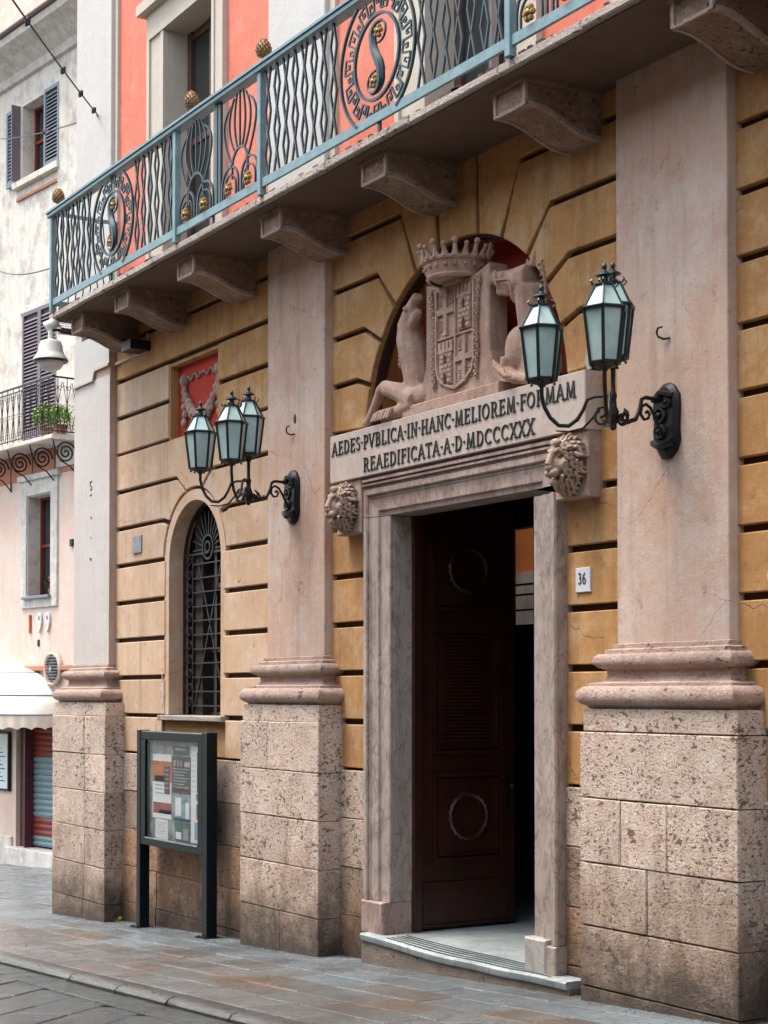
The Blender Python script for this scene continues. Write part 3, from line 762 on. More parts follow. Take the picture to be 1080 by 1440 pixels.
for i, (ox0, ix0, ix1, ox1) in enumerate(((-17.37, -16.93, -15.69, -15.40), (-12.02, -11.55, -10.35, -9.98))):
    wn = MB()
    for a, c, yy in ((ox0, ox0+.07, .19), (ox0+.07, ix0-.07, .215), (ix0-.07, ix0, .20), (ix1, ix1+.06, .20), (ix1+.06, ox1-.06, .215), (ox1-.06, ox1, .19)):
        wn.box(a, c, yy, .26, 6.87, 9.9)
    wn.box(ox0, ox1, .19, .26, 9.9, 10.2); wn.box(ox0-.1, ox1+.1, .1, .26, 10.2, 10.32)
    wn.box(ix0-.012, ix0-.002, .262, .60, 6.87, 9.9); wn.box(ix1+.002, ix1+.012, .262, .60, 6.87, 9.9); wn.box(ix0-.01, ix1+.01, .262, .6, 9.902, 9.91)
    wn.build('window_surround', 'cream', pal)
    bd = MB(); xm = (ix0+ix1)/2
    for xa in (ix0, xm-.05, ix1-.09): bd.box(xa, xa+.10, .50, .56, 6.9, 9.9)
    for zz in (6.9, 7.5, 8.6, 9.8): bd.box(ix0, ix1, .51, .555, zz, zz+.07 if zz > 7 else zz+.2)
    bd.box(ix0+.1, ix1-.1, .525, .545, 6.9, 7.5)
    bw = bd.build('balcony_door', 'brown_wood', pal)
    for q in (0, 1):
        for zz0, zz1 in ((7.57, 8.6), (8.67, 9.8)):
            xa = ix0+.1 if q == 0 else xm+.05
            MB().box(xa, xa+(xm-ix0-.15), .53, .536, zz0, zz1).build('pane', 'dark_glass', bw)
    MB().box(ix0-.1, ix1+.1, .62, .64, 6.8, 10).build('unlit_room_backing', 'dark_room', pal)  # dark sheet painted for the unlit room behind the panes

# ------------------------------------------------ balcony
X0B, X1B, YB = -18.37, -4.2, -.60
sl = MB(); x = X0B
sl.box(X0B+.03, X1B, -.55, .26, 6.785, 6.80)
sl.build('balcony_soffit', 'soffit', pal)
while x < X1B-.1:
    L = min(random.uniform(.9, 1.3), X1B-x)
    MB().bbox(x+.002, x+L-.002, YB+random.uniform(-.004, .006), .26, 6.795, 6.865, .012, .004).build('balcony_slab', 'slab_edge', pal)
    x += L
for bx in (-17.86, -16.55, -14.92, -13.10, -11.32, -9.46, -7.56, -5.7):
    x0, x1 = bx-.19, bx+.19
    if bx < -17: x0, x1 = bx-.17, bx+.17
    prof = [(-.43, 6.77), (-.43, 6.585), (-.36, 6.59), (-.28, 6.582), (-.20, 6.56), (-.12, 6.53), (-.04, 6.495), (.04, 6.465), (.12, 6.45), (.30, 6.445), (.30, 6.77)]
    br = MB(); br.prism_x(prof, x0+.012, x1-.012); bo = br.build('bracket', 'bracket', pal)
    # raised edging along the curve, front frame and top fillet
    ed = MB()
    for xa, xb in ((x0, x0+.03), (x1-.03, x1)):
        up_ = [(p[0], p[1]+.03) for p in prof[1:10]][::-1]
        ed.prism_x([(p[0]-(.006 if i == 0 else 0), p[1]-.006) for i, p in enumerate(prof[1:10])]+up_, xa, xb)
        ed.box(xa, xb, -.445, -.42, 6.585, 6.77)
    ed.box(x0+.03, x1-.03, -.445, -.42, 6.58, 6.605)
    ed.build('edging', 'base', bo)
    MB().box(x0-.025, x1+.025, -.465, .27, 6.755, 6.786).build('fillet', 'bracket', bo)

rail = MB().bbox(X0B+.08, X1B, -.655, -.545, 7.965, 8.01, .006).box(X0B+.07, X1B, -.67, -.53, 8.01, 8.035).build('balcony_railing', 'rail_blue', pal, 'light blue iron railing with dark lattice, fans and medallions')
rail['_o'] = tuple(pal['_o'])
MB().box(X0B+.10, X1B, -.618, -.590, 6.935, 7.01).build('bottom_rail', 'rail_blue', rail)
posts = [-18.22, -14.78, -12.97, -9.22, -7.43]
for px in posts:
    MB().bbox(px-.032, px+.032, -.635, -.575, 6.865, 7.965, .005).build('post', 'rail_blue', rail)
MB().bbox(-13.91, -13.86, -.61, -.585, 7.01, 7.965, .003).box(-13.85, -13.80, -.605, -.58, 7.01, 7.965).build('middle_post', 'iron_blue', rail)
for q in (-14.0, -16.5, -11.0): MB().box(q, q+.035, -.6, -.58, 6.865, 6.94).build('foot', 'iron_blue', rail)
# end return of the railing
MB().box(-18.25, -18.19, -.6, .2, 8.0, 8.03).build('end_rail', 'rail_blue', rail); MB().box(-18.24, -18.21, -.6, .2, 6.94, 7.0).build('end_rail', 'rail_blue', rail)
for yy in [-.5+.085*i for i in range(8)]:
    MB().tube([(-18.225, yy, 7.0), (-18.225, yy+.025, 7.24), (-18.225, yy-.02, 7.5), (-18.225, yy+.025, 7.76), (-18.225, yy, 8.0)], .008, 5).build('end_bar', 'iron_blue', rail)
# lattice
def zig(ph, xc, z0=7.01, z1=7.965, a=.050, n=5):
    pts = []
    for i in range(n+1):
        t = i/n; x_ = xc+a*(1 if (i+ph) % 4 == 1 else -1 if (i+ph) % 4 == 3 else 0)
        pts.append((x_, z0+(z1-z0)*t))
    return pts
zmesh = {}
for ph in range(4):
    m_ = MB(); m_.strip(zig(ph, 0), .017, -.61, -.592); zmesh[ph] = m_.mesh('lattice_bar', 'iron_blue')
def latt(x, ph):
    o = bpy.data.objects.new('lattice_bar', zmesh[ph % 4]); COL.objects.link(o); o.parent = rail; o.location = (x-PX, -PY, 0)
def medallion(cx, cz=7.455, R=.56, r=.335):
    half = .4775
    def clip(pts): return [(a, max(7.0, min(7.97, c))) for a, c in pts]
    a0 = math.asin(half/R)
    for sgn in (0, pi):
        MB().strip([(cx+R*cos(sgn+a), cz+R*sin(sgn+a)) for a in [(-a0+2*a0*i/18) for i in range(19)]], .020, -.625, -.60).build('medallion_ring', 'iron_blue', rail)
    MB().strip(arc(cx, cz, r, 0, 2*pi, 36)[:-1], .022, -.625, -.60, True).build('medallion_ring', 'iron_blue', rail)
    # greek key between the rings, in polar coordinates
    gk = MB(); N = 26; ra, rb_ = r+.045, R-.06
    for i in range(N):
        t0 = 2*pi*i/N; dt = 2*pi/N
        key = [(0, 0), (0, 1), (.62, 1), (.62, .42), (.36, .42), (.36, .68)] if i % 2 == 0 else [(0, 1), (0, 0), (.62, 0), (.62, .58), (.36, .58), (.36, .32)]
        key2 = [(.62, key[3][1]), ]
        pts = [(cx+(ra+(rb_-ra)*v)*cos(t0+dt*u_), cz+(ra+(rb_-ra)*v)*sin(t0+dt*u_)) for u_, v in key]
        pts = [(a_, max(7.0, min(7.97, c_))) for a_, c_ in pts]
        if max(p[1] for p in pts)-min(p[1] for p in pts) > .02:
            gk.strip(pts, .016, -.612, -.598)
            u0 = 0.62; e = key[2][1]
            q = [(cx+(ra+(rb_-ra)*e)*cos(t0+dt*u_), cz+(ra+(rb_-ra)*e)*sin(t0+dt*u_)) for u_ in (.6, 1.02)]
            if all(7.0 < z_[1] < 7.97 for z_ in q): gk.strip(q, .016, -.612, -.598)
    gk.build('greek_key', 'iron_blue', rail, kind='stuff')
    # S scroll
    sc = MB(True); P = []
    top = spiral(cx+.035, cz+.19, .03, .095, radians(250), 1.0, 14)
    for t in range(0, 41):
        k = t/40; P.append((cx-.02+.075*sin((k-.5)*2*pi)*1.0, cz+.24-.48*k))
    body = [(cx+.10*cos(a)+.03, cz+.19+.085*sin(a)) for a in [radians(q) for q in range(-100, 200, 20)]]
    body2 = [(2*cx-.01-p[0], 2*cz-p[1]) for p in body]
    path = body+[(cx-.055, cz+.10), (cx-.02, cz+.03), (cx+.02, cz-.03), (cx+.055, cz-.10)]+body2[::-1]
    rr = [.010+.030*max(0, 1-abs(i-len(path)/2)/(len(path)*.28)) for i in range(len(path))]
    sc.tube(xz(path, -.61), rr, 6); sc.build('scroll', 'iron_blue', rail)
    for q in ((cx+.035, cz+.19), (cx-.035, cz-.19)):
        ro = MB(True)
        ro.ball((q[0], -.625, q[1]), .024, 8)
        for i in range(5):
            a = 2*pi*i/5; ro.ball((q[0]+.035*cos(a), -.62, q[1]+.035*sin(a)), .022, 6)
        ro.build('rosette', 'gold', rail)
for xa, xb, mc in ((-18.16, -14.83, -16.40), (-12.92, -9.27, -10.99), (-7.38, -4.2, None)):
    x = xa+.07; i = 0
    while x < xb:
        if mc is None or abs(x-mc) > .56:
            latt(x, i); latt(x, i+2)
        x += .166; i += 1
    if mc: medallion(mc)
def fan(x0, x1):
    cx = (x0+x1)/2; hw = (x1-x0)/2; f = MB(); yy = (-.612, -.594)
    for sg in (-1, 1):
        c = cx+sg*hw*.5
        f.strip([(c-hw*.42, 7.01)]+arc(c, 7.13, hw*.42, pi, 0, 12)+[(c+hw*.42, 7.01)], .02, *yy)
        f.strip([(c-hw*.30, 7.01)]+arc(c, 7.10, hw*.30, pi, 0, 12)+[(c+hw*.30, 7.01)], .012, *yy)
    f.strip([(cx-hw*.40, 7.17)]+arc(cx, 7.27, hw*.40, pi, 0, 14)+[(cx+hw*.40, 7.17)], .02, *yy)
    f.build('arch_bars', 'iron_blue', rail)
    for i in range(-3, 4):
        t = i/3.0
        p0 = (cx+t*hw*.38, 7.28+.16*sqrt(max(0, 1-t*t)))
        p1 = (cx+t*hw*.95, 7.60); p2 = (cx+t*hw*.98, 7.74); p3 = (cx+t*hw*.45, 7.95-.10*abs(t)**2)
        pts = []
        for k in range(11):
            u_ = k/10; B = ((1-u_)**3, 3*u_*(1-u_)**2, 3*u_*u_*(1-u_), u_**3)
            pts.append((sum(b_*p_[0] for b_, p_ in zip(B, (p0, p1, p2, p3))), sum(b_*p_[1] for b_, p_ in zip(B, (p0, p1, p2, p3)))))
        m_ = MB(); m_.strip(pts, .014, *yy); m_.build('fan_bar', 'iron_blue', rail)
    for sg in (-1, 1):
        ro = MB(True); q = (cx+sg*hw*.5, 7.085)
        ro.ball((q[0], -.63, q[1]), .03, 8)
        for i in range(6):
            a = 2*pi*i/6; ro.ball((q[0]+.042*cos(a), -.625, q[1]+.042*sin(a)), .024, 6)
        ro.build('rosette', 'gold', rail)
for a, c in ((-14.74, -13.92), (-13.79, -13.01), (-9.18, -8.36), (-8.27, -7.47)): fan(a, c)
for cx in (-18.06, -14.45, -12.94, -9.2):
    c = MB(True); c.lathe([(.012, 0), (.03, .005), (.03, .02), (.014, .03), (.014, .05), (.05, .075), (.066, .12), (.06, .165), (.036, .21), (.01, .235)], cx, -.60, 8.035, 12)
    for i in range(7):
        zz = .08+.022*i; rr = [.052, .062, .066, .064, .057, .045, .03][i]
        for k in range(9):
            a = 2*pi*(k+.5*(i % 2))/9; c.ball((cx+rr*cos(a), -.60+rr*sin(a), 8.035+zz), .012, 5)
    c.build('pine_cone_finial', 'cone', rail)
# weeds and droppings on the slab edge
db = MB()
for i in range(70):
    xx = random.uniform(-18.2, -8); db.box(xx, xx+random.uniform(.02, .09), -.57, -.53, 6.865, 6.865+random.uniform(.01, .035))
db.build('slab_debris', 'bracket', pal, kind='stuff')

# ------------------------------------------------ door case
DX0, DX1 = -12.46, -9.70
prof = [(0, WB), (0, .155), (.012, .14), (.055, .14), (.065, .15), (.065, .165), (.085, .165), (.095, .175), (.20, .178), (.205, .19), (.215, .20), (.34, .203), (.35, .212), (.35, .46)]
def jamb(x0, sg, z0, z1, name, m):
    b = MB(); n = len(prof)
    V = [(x0+sg*p[0], p[1], z) for z in (z0, z1) for p in prof]
    b.add(V, [(i, i+1, n+i+1, n+i) for i in range(n-1)]+[(i, n+i, n+i+1, i+1) for i in []]+[tuple(range(n)), tuple(range(2*n-1, n-1, -1))])
    return b.build(name, m, pal)
jamb(DX0, 1, .66, 3.99, 'door_jamb', 'marble'); jamb(DX1, -1, .60, 3.94, 'door_jamb', 'marble')
def fbox(x0, x1, y0, y1, z0, z1, name, m, b=.006, par=pal): return MB().bbox(x0, x1, y0, y1, z0, z1, b, .002).build(name, m, par)
fbox(DX0-.01, -12.11, .125, .47, .37, .655, 'jamb_plinth', 'marble_red', .012)
fbox(-9.92, -9.69, .125, .3, .37, .595, 'jamb_plinth', 'marble', .01)
fbox(-10.065, -9.80, .118, .47, .375, .63, 'plinth_facing', 'marble_new', .012)
MB().box(-12.109, -12.100, .245, .43, .75, 3.9).build('reveal_panel', 'marble', pal)
b = MB(); z0, z1 = 3.995, 4.245; n = len(prof); V = []
for d, yy in prof: V += [(DX0+d, yy, z0 if d < .3 else z0), (DX0+d, yy, z1-min(d, .25)*1.0), (DX1-d, yy, z1-min(d, .25)*1.0), (DX1-d, yy, z0)]
F = []
for i in range(n-1):
    for k in range(3): F.append((i*4+k, i*4+k+1, i*4+5+k, i*4+4+k))
b.add(V, F); b.build('door_lintel', 'marble_red', pal)
for i, (z0, z1, yy) in enumerate(((4.245, 4.262, .150), (4.262, 4.285, .125), (4.285, 4.297, .14), (4.297, 4.325, .115), (4.325, 4.35, .155))):
    fbox(-12.47+.012*i, -9.70-.0*i, yy, WB, z0, z1, 'cornice_step', 'marble_red', .004)
plq = MB().bbox(-12.975, -9.29, .10, WB+.3, 4.35, 4.775, .006, .0).build('inscribed_lintel', 'plaque', pal, 'pale stone lintel slab with a two-line dark Latin inscription')
# serif capitals drawn as strokes
TH, TN = .155, .075
def glyph(ch):
    k = .16
    def s_(x, z): return [((x-k, z), (x+k, z), .06)]
    A = lambda cx, cz, rx, rz, a0, a1, w, n=9: [((cx+rx*cos(radians(a0+(a1-a0)*i/n)), cz+rz*sin(radians(a0+(a1-a0)*i/n))), (cx+rx*cos(radians(a0+(a1-a0)*(i+1)/n)), cz+rz*sin(radians(a0+(a1-a0)*(i+1)/n))), w) for i in range(n)]
    I = lambda x: [((x, 0), (x, 1), TH)]+s_(x, .02)+s_(x, .98)
    if ch == 'I': return I(.2), .4
    if ch == 'A': return [((.08, 0), (.40, 1), TN), ((.40, 1), (.74, 0), TH), ((.2, .36), (.6, .36), TN)]+s_(.08, .02)+s_(.74, .02), .84
    if ch == 'V': return [((.08, 1), (.40, 0), TH), ((.40, 0), (.72, 1), TN)]+s_(.08, .98)+s_(.72, .98), .8
    if ch == 'E': return I(.2)+[((.2, .97), (.62, .97), TN), ((.2, .53), (.52, .53), TN), ((.2, .03), (.64, .03), TN), ((.62, 1), (.62, .82), TN), ((.64, 0), (.64, .2), TN), ((.53, .62), (.53, .44), TN)], .72
    if ch == 'F': return I(.2)+[((.2, .97), (.62, .97), TN), ((.2, .53), (.52, .53), TN), ((.62, 1), (.62, .82), TN), ((.53, .62), (.53, .44), TN)], .66
    if ch == 'L': return I(.2)+[((.2, .03), (.62, .03), TN), ((.62, 0), (.62, .22), TN)], .68
    if ch == 'H': return I(.2)+I(.7)+[((.2, .52), (.7, .52), TN)], .9
    if ch == 'N': return [((.18, 0), (.18, 1), TN), ((.18, 1), (.70, 0), TH), ((.70, 0), (.70, 1), TN)]+s_(.16, .98)+s_(.18, .02)+s_(.70, .98), .88
    if ch == 'M': return [((.16, 0), (.22, 1), TN), ((.22, 1), (.50, .05), TH), ((.50, .05), (.78, 1), TN), ((.78, 1), (.84, 0), TH)]+s_(.16, .02)+s_(.84, .02), 1.0
    if ch == 'T': return I(.36)[:2]+[((.04, .97), (.68, .97), TN), ((.04, 1), (.04, .8), TN), ((.68, 1), (.68, .8), TN)], .72
    if ch == 'X': return [((.1, 1), (.66, 0), TH), ((.66, 1), (.1, 0), TN)]+s_(.1, .98)+s_(.66, .98)+s_(.1, .02)+s_(.66, .02), .76
    if ch == 'P': return I(.2)+[((.2, .96), (.42, .96), TN), ((.2, .46), (.42, .46), TN)]+A(.42, .71, .2, .25, -90, 90, .11), .68
    if ch == 'R': return I(.2)+[((.2, .96), (.42, .96), TN), ((.2, .50), (.42, .50), TN), ((.38, .5), (.70, .0), TH)]+A(.42, .73, .19, .23, -90, 90, .11)+s_(.72, .02), .82
    if ch == 'B': return I(.2)+[((.2, .96), (.40, .96), TN), ((.2, .53), (.42, .53), TN), ((.2, .04), (.42, .04), TN)]+A(.40, .745, .18, .22, -90, 90, .11)+A(.42, .285, .21, .245, -90, 90, .12), .74
    if ch == 'D': return I(.2)+[((.2, .96), (.40, .96), TN), ((.2, .04), (.40, .04), TN)]+A(.40, .5, .32, .46, -90, 90, .13, 12), .84
    if ch == 'O': return A(.42, .5, .34, .47, 0, 360, .12, 18), .86
    if ch == 'C': return A(.44, .5, .35, .47, 50, 310, .12, 13)+[((.68, .92), (.68, .72), TN)], .78
    if ch == 'S': return A(.34, .74, .2, .23, 30, 270, .1, 9)+A(.34, .27, .22, .24, 90, -150, .1, 9), .64
    if ch == '.': return [((.06, .5), (.2, .5), .15)], .26
    return [], .3
def inscribe(txt, x0, x1, zb, h):
    gl_ = [glyph(c) for c in txt]; W = sum(g[1]+.08 for g in gl_); sx = (x1-x0)/W; x = x0
    for g, wd in gl_:
        b = MB()
        for (a, c, w_) in g:
            P0, P1 = Vector((x+a[0]*sx, zb+a[1]*h)), Vector((x+c[0]*sx, zb+c[1]*h))
            d = P1-P0
            if d.length < 1e-6: continue
            t = d.normalized(); ww = w_*h*.8
            b.strip([P0-t*ww*.15, P1+t*ww*.15], ww, .090, .1005)
        b.build('letter', 'letters', plq); x += (wd+.08)*sx
inscribe('AEDES.PVBLICA.IN.HANC.MELIOREM.FORMAM', -12.93, -9.38, 4.592, .118)
inscribe('REAEDIFICATA.A.D.MDCCCXXX', -12.38, -9.88, 4.392, .118)

# lion consoles
def lion(x0, x1, z0, z1, cx):
    c = MB().bbox(x0, x1, .13, WB, z0, z1, .01, .003).build('lion_console', 'carved_mane', pal, 'carved stone lion head under the inscribed lintel'); c['_o'] = tuple(pal['_o'])
    cz = (z0+z1)/2+.01; H = []
    H += [('b', (cx, .07, cz+.03), .105, (.88, .95, 1.35)), ('b', (cx, .0, cz-.03), .07, (.85, 1.1, 1.3)),
          ('t', [(cx, -.02, cz+.12), (cx, -.065, cz+.05), (cx, -.095, cz-.03)], [.026, .024, .030]),
          ('b', (cx, -.09, cz-.045), .03, (1.25, .7, .7)), ('b', (cx-.030, -.065, cz-.085), .034, (1, 1, .9)), ('b', (cx+.030, -.065, cz-.085), .034, (1, 1, .9)),
          ('b', (cx, -.045, cz-.15), .032, (1.2, 1, .8)),
          ('t', [(cx-.08, .0, cz+.05), (cx-.05, -.045, cz+.085), (cx-.012, -.04, cz+.065)], [.014, .019, .012]),
          ('t', [(cx+.08, .0, cz+.05), (cx+.05, -.045, cz+.085), (cx+.012, -.04, cz+.065)], [.014, .019, .012]),
          ('b', (cx-.042, -.03, cz+.045), .014), ('b', (cx+.042, -.03, cz+.045), .014),
          ('b', (cx-.07, .0, cz-.02), .04, (1, 1, 1.3)), ('b', (cx+.07, .0, cz-.02), .04, (1, 1, 1.3)), ('b', (cx, -.03, cz+.135), .045, (1.2, .7, .8))]
    blob('lion_head', 'carved_mane', c, H, .0065)
    mn = MB(True); rnd = random.Random(3)
    for ring, (r, yy, L) in enumerate(((.100, .01, .035), (.120, .04, .04), (.138, .075, .04), (.152, .105, .035))):
        for i in range(24):
            a = 2*pi*i/24+ring*.16
            if ring < 2 and (-2.0 < a-2*pi*(a > pi) < -1.15): pass
            rx = r*.92; rz = r*1.22
            px_, pz_ = cx+rx*cos(a), cz+rz*sin(a)
            if px_ < x0-.02 or px_ > x1+.02: px_ = max(x0-.02, min(x1+.02, px_))
            tw = rnd.uniform(-.7, .7)
            tx, tz = cos(a+tw), sin(a+tw)-.35
            P = [(px_, yy, pz_), (px_+tx*L*.5, yy-.03, pz_+tz*L*.5), (px_+tx*L*.8+.02*tz, yy-.015, pz_+tz*L*.9-.02*tx), (px_+tx*L*.9+.03*tz, yy+.04, pz_+tz*L-.02)]
            mn.tube(P, [.011, .016, .014, .006], 6)
    mn.build('mane', 'carved_mane', c, kind='stuff')
lion(-9.68, -9.30, 3.87, 4.35, -9.47)
lion(-12.90, -12.475, 3.87, 4.35, -12.68)

# step and threshold
st = MB()
N = 24; V = []; F = []
for i in range(N+1):
    t = i/N; x = -12.33+t*2.88
    sag = -.028*math.exp(-((t-.42)/.22)**2)-.012*math.exp(-((t-.72)/.1)**2)
    zt = .385+sag
    V += [(x, .10, zt-.062), (x, .042, zt-.06), (x, .035, zt-.045), (x, .03, zt-.012), (x, .045, zt), (x, .20, .385+sag*.5), (x, .50, .385)]
for i in range(N):
    for k in range(6): F.append((i*7+k, i*7+k+1, i*7+8+k, i*7+7+k))
F += [tuple(range(7)), tuple(range(N*7, N*7+7))]
stb = MB(True).add(V, F).build('door_step', 'step_top', pal, 'worn white marble doorstep with dark grip lines')
rs_ = MB(True); V = []; F = []
for i in range(N+1):
    t = i/N; x = -12.34+t*2.90; sag = -.028*math.exp(-((t-.42)/.22)**2)-.012*math.exp(-((t-.72)/.1)**2)
    V += [(x, .056, gz(x)-.3), (x, .056, .385+sag-.052), (x, .2, .385+sag-.052), (x, .2, gz(x)-.3)]
for i in range(N):
    for k in range(4): F.append((i*4+k, i*4+(k+1) % 4, i*4+4+(k+1) % 4, i*4+4+k))
F += [(0, 1, 2, 3), tuple(range(N*4, N*4+4))]
rs_.add(V, F).build('riser', 'step_side', stb)
tp = MB(); tp.box(-12.3, -9.8, .07, .5, .1, .3); tp.build('step_core', 'step_side', stb)
for i in range(5):
    gl2 = MB(); pts = []
    for k in range(3, 23):
        t = k/24; x = -12.33+t*2.88; sag = -.028*math.exp(-((t-.42)/.22)**2)-.012*math.exp(-((t-.72)/.1)**2)
        yy = .085+.05*i; zt = .385+(sag*(1-.5*(yy-.045)/.155) if yy < .2 else sag*.5*(.5-yy)/.3)+.004
        pts.append((x, yy, zt))
    vv = []
    for p in pts: vv += [(p[0], p[1]-.011, p[2]), (p[0], p[1]+.011, p[2])]
    gl2.add(vv, [(2*k, 2*k+1, 2*k+3, 2*k+2) for k in range(19)]); gl2.build('grip_line', 'rubber', stb)

MB().bbox(-12.47, -12.30, .13, .3, -.2, .37, .006, .0).build('step_cheek', 'step_side', stb)
# vestibule with a small opening on to the inner court
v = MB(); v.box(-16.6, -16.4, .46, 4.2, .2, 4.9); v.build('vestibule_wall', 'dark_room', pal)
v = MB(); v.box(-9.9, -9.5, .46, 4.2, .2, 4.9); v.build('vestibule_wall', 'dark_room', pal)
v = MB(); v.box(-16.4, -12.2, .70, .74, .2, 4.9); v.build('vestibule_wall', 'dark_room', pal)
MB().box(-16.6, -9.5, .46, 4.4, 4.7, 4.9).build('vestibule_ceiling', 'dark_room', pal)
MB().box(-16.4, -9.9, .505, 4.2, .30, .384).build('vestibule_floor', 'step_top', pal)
filled([(-16.6, .2), (-9.5, .2), (-9.5, 4.9), (-16.6, 4.9)], [[(-15.95, 3.26), (-15.40, 3.26), (-15.40, 4.40), (-15.95, 4.40)]], 4.2, 4.35, 'court_wall', 'dark_room', pal)
MB().box(-19.2, -9, 6.4, 6.6, 4.13, 7).build('court_upper_wall', 'interior', pal)
MB().box(-19.2, -9, 6.36, 6.6, .2, 4.13).build('court_lower_wall', 'far_white', pal)
wb = MB()
for zz in (3.42, 3.60, 3.72): wb.box(-15.95, -15.40, 4.22, 4.26, zz, zz+.022)
wb.build('window_bar', 'iron', pal, kind='stuff')
# door leaves, folded inwards
def leaf(x, sg, name='door'):
    yA, yB, z0, z1 = .50, 1.53, .40, 4.10
    d = MB().box(x-.03, x+.03, yA, yB, z0, z1).build(name, 'wood', pal, 'tall dark panelled wooden door leaf standing open'); d['_o'] = tuple(pal['_o'])
    f = x+sg*.03
    def frame(y0, y1, za, zb, t=.022, h=.02, nm='panel_moulding'):
        m_ = MB()
        for (a, c, e, g_) in ((y0, y1, za, za+t), (y0, y1, zb-t, zb), (y0, y0+t, za+t, zb-t), (y1-t, y1, za+t, zb-t)):
            m_.box(min(f, f+sg*h), max(f, f+sg*h), a, c, e, g_)
        m_.build(nm, 'wood', d)
    for za, zb in ((.98, 1.75), (1.92, 3.02), (3.18, 3.92)):
        frame(yA+.14, yB-.14, za, zb, .03, .03); frame(yA+.19, yB-.19, za+.05, zb-.05, .012, .02)
    frame(yA+.03, yB-.05, .42, .80, .015, .03)
    for zz in range(30):
        z_ = 2.03+zz*.0315
        if z_ > 2.93: break
        MB().prism_x([(yA+.26, z_), (yB-.26, z_), (yB-.26, z_+.02), (yA+.26, z_+.02)], f, f+sg*.014).build('louvre_slat', 'wood', d)
    for zc in (1.37, 3.55):
        wr = MB(True); yc = (yA+yB)/2; P = []
        for i in range(40):
            a = 2*pi*i/40; rr = .19+.01*(i % 2); P.append((f+sg*.02, yc+rr*cos(a), zc+rr*sin(a)))
        wr.tube(P, [.022+.006*(i % 2) for i in range(40)], 6, True); wr.build('carved_wreath', 'wood', d)
    kb = MB(True); kb.tube([(f, yB-.07, 1.62), (f+sg*.05, yB-.07, 1.62)], .012, 8); kb.ball((f+sg*.065, yB-.07, 1.62), .028, 10); kb.build('door_knob', 'iron', d)
    MB().box(min(f, f+sg*.006), max(f, f+sg*.006), yB-.095, yB-.045, 1.45, 1.72).build('key_plate', 'iron', d)
    return d
leaf(-12.15, 1)
MB().bbox(-12.11, -12.06, .42, .50, .39, 4.05, .004).build('door_frame', 'wood', pal)
MB().bbox(-12.1, -10.0, .44, .50, 4.0, 4.12, .004).build('door_frame', 'wood', pal)
leaf(-9.99, -1)

# ================================================================== COAT OF ARMS
coa = thing('coat_of_arms', (-11.1, .2, 4.775), 'carved pink stone coat of arms with crown and two horses, in the red niche', 'sculpture')
MB().bbox(-11.80, -10.40, .13, .58, 4.775, 4.875, .01, .002).build('plinth', 'carved', coa)
shp = [(-11.80, 4.875), (-11.68, 4.93), (-11.58, 5.03), (-11.53, 5.16), (-11.52, 5.30), (-11.52, 5.86), (-11.35, 5.81), (-11.06, 5.80), (-10.78, 5.81), (-10.61, 5.86), (-10.61, 5.30), (-10.60, 5.16), (-10.55, 5.03), (-10.47, 4.93), (-10.40, 4.875)]
slabm = MB().prism(shp, .19, .37, .012).build('shield_slab', 'carved', coa); slabm['_o'] = tuple(coa['_o'])
X_, Z_ = -11.065, 5.38
sh2 = MB()   # raised escutcheon rim
esc = [(X_-.27, 5.76), (X_-.27, 5.13), (X_-.24, 5.04), (X_-.13, 4.97), (X_, 4.93), (X_+.13, 4.97), (X_+.24, 5.04), (X_+.27, 5.13), (X_+.27, 5.76)]
sh2.strip(esc, .022, .165, .192); sh2.strip([(X_, 4.95), (X_, 5.76)], .018, .172, .192); sh2.strip([(X_-.27, 5.36), (X_+.27, 5.36)], .014, .174, .192)
sh2.build('escutcheon', 'carved', slabm)
for cx, cz in ((X_-.135, 5.57), (X_+.135, 5.15)):
    cr = MB(); cr.strip([(cx, cz-.19), (cx, cz+.19)], .045, .166, .192); cr.strip([(cx-.125, cz+.01), (cx+.125, cz+.01)], .045, .167, .192)
    cr.build('cross', 'carved', slabm)
for cx, cz in ((X_+.135, 5.56), (X_-.135, 5.15)):
    tw = MB()
    tw.box(cx-.085, cx+.085, .174, .192, cz-.17, cz+.12)
    for i in range(4): tw.box(cx-.10+.055*i, cx-.065+.055*i, .168, .192, cz+.12, cz+.18)
    tw.box(cx-.105, cx+.105, .168, .192, cz+.09, cz+.12)
    for r in range(6):
        for q in range(3): tw.box(cx-.08+.055*q+(r % 2)*.012, cx-.035+.055*q+(r % 2)*.012, .166, .176, cz-.155+.04*r, cz-.125+.04*r)
    tw.build('tower', 'carved', slabm)
for cx, cz in ((X_+.135, 5.56), (X_-.135, 5.15)):
    td = MB(); td.prism([(cx-.018, cz-.17), (cx+.018, cz-.17), (cx+.018, cz-.10), (cx, cz-.075), (cx-.018, cz-.10)], .163, .168); td.box(cx-.013, cx+.013, .163, .168, cz+.0, cz+.07)
    td.build('tower_door', 'shaded_mortar', slabm)
hb = MB()
for cx, cz in ((X_-.205, 5.47), (X_-.065, 5.68), (X_+.065, 5.27), (X_+.065, 5.02), (X_+.205, 5.03), (X_-.205, 5.68)):
    for i in range(5): hb.box(cx-.035, cx+.035, .18, .192, cz-.04+.02*i, cz-.03+.02*i)
hb.build('hatching', 'carved', slabm, kind='stuff')
for sg in (-1, 1):
    lv = MB(True)
    for i in range(30):
        t = i/29; z = 5.80-.78*t; x = X_+sg*(.355-.05*sin(t*pi)-(.10*max(0, t-.75)*4*.6))
        a = (.35 if i % 2 else -.3)*sg
        lv.tube([(x, .185, z), (x+.5*.05*a, .165, z-.035), (x+.05*a*1.1, .185, z-.075)], [.006, .014, .003], 6)
    lv.build('laurel_branch', 'carved', slabm, kind='stuff')
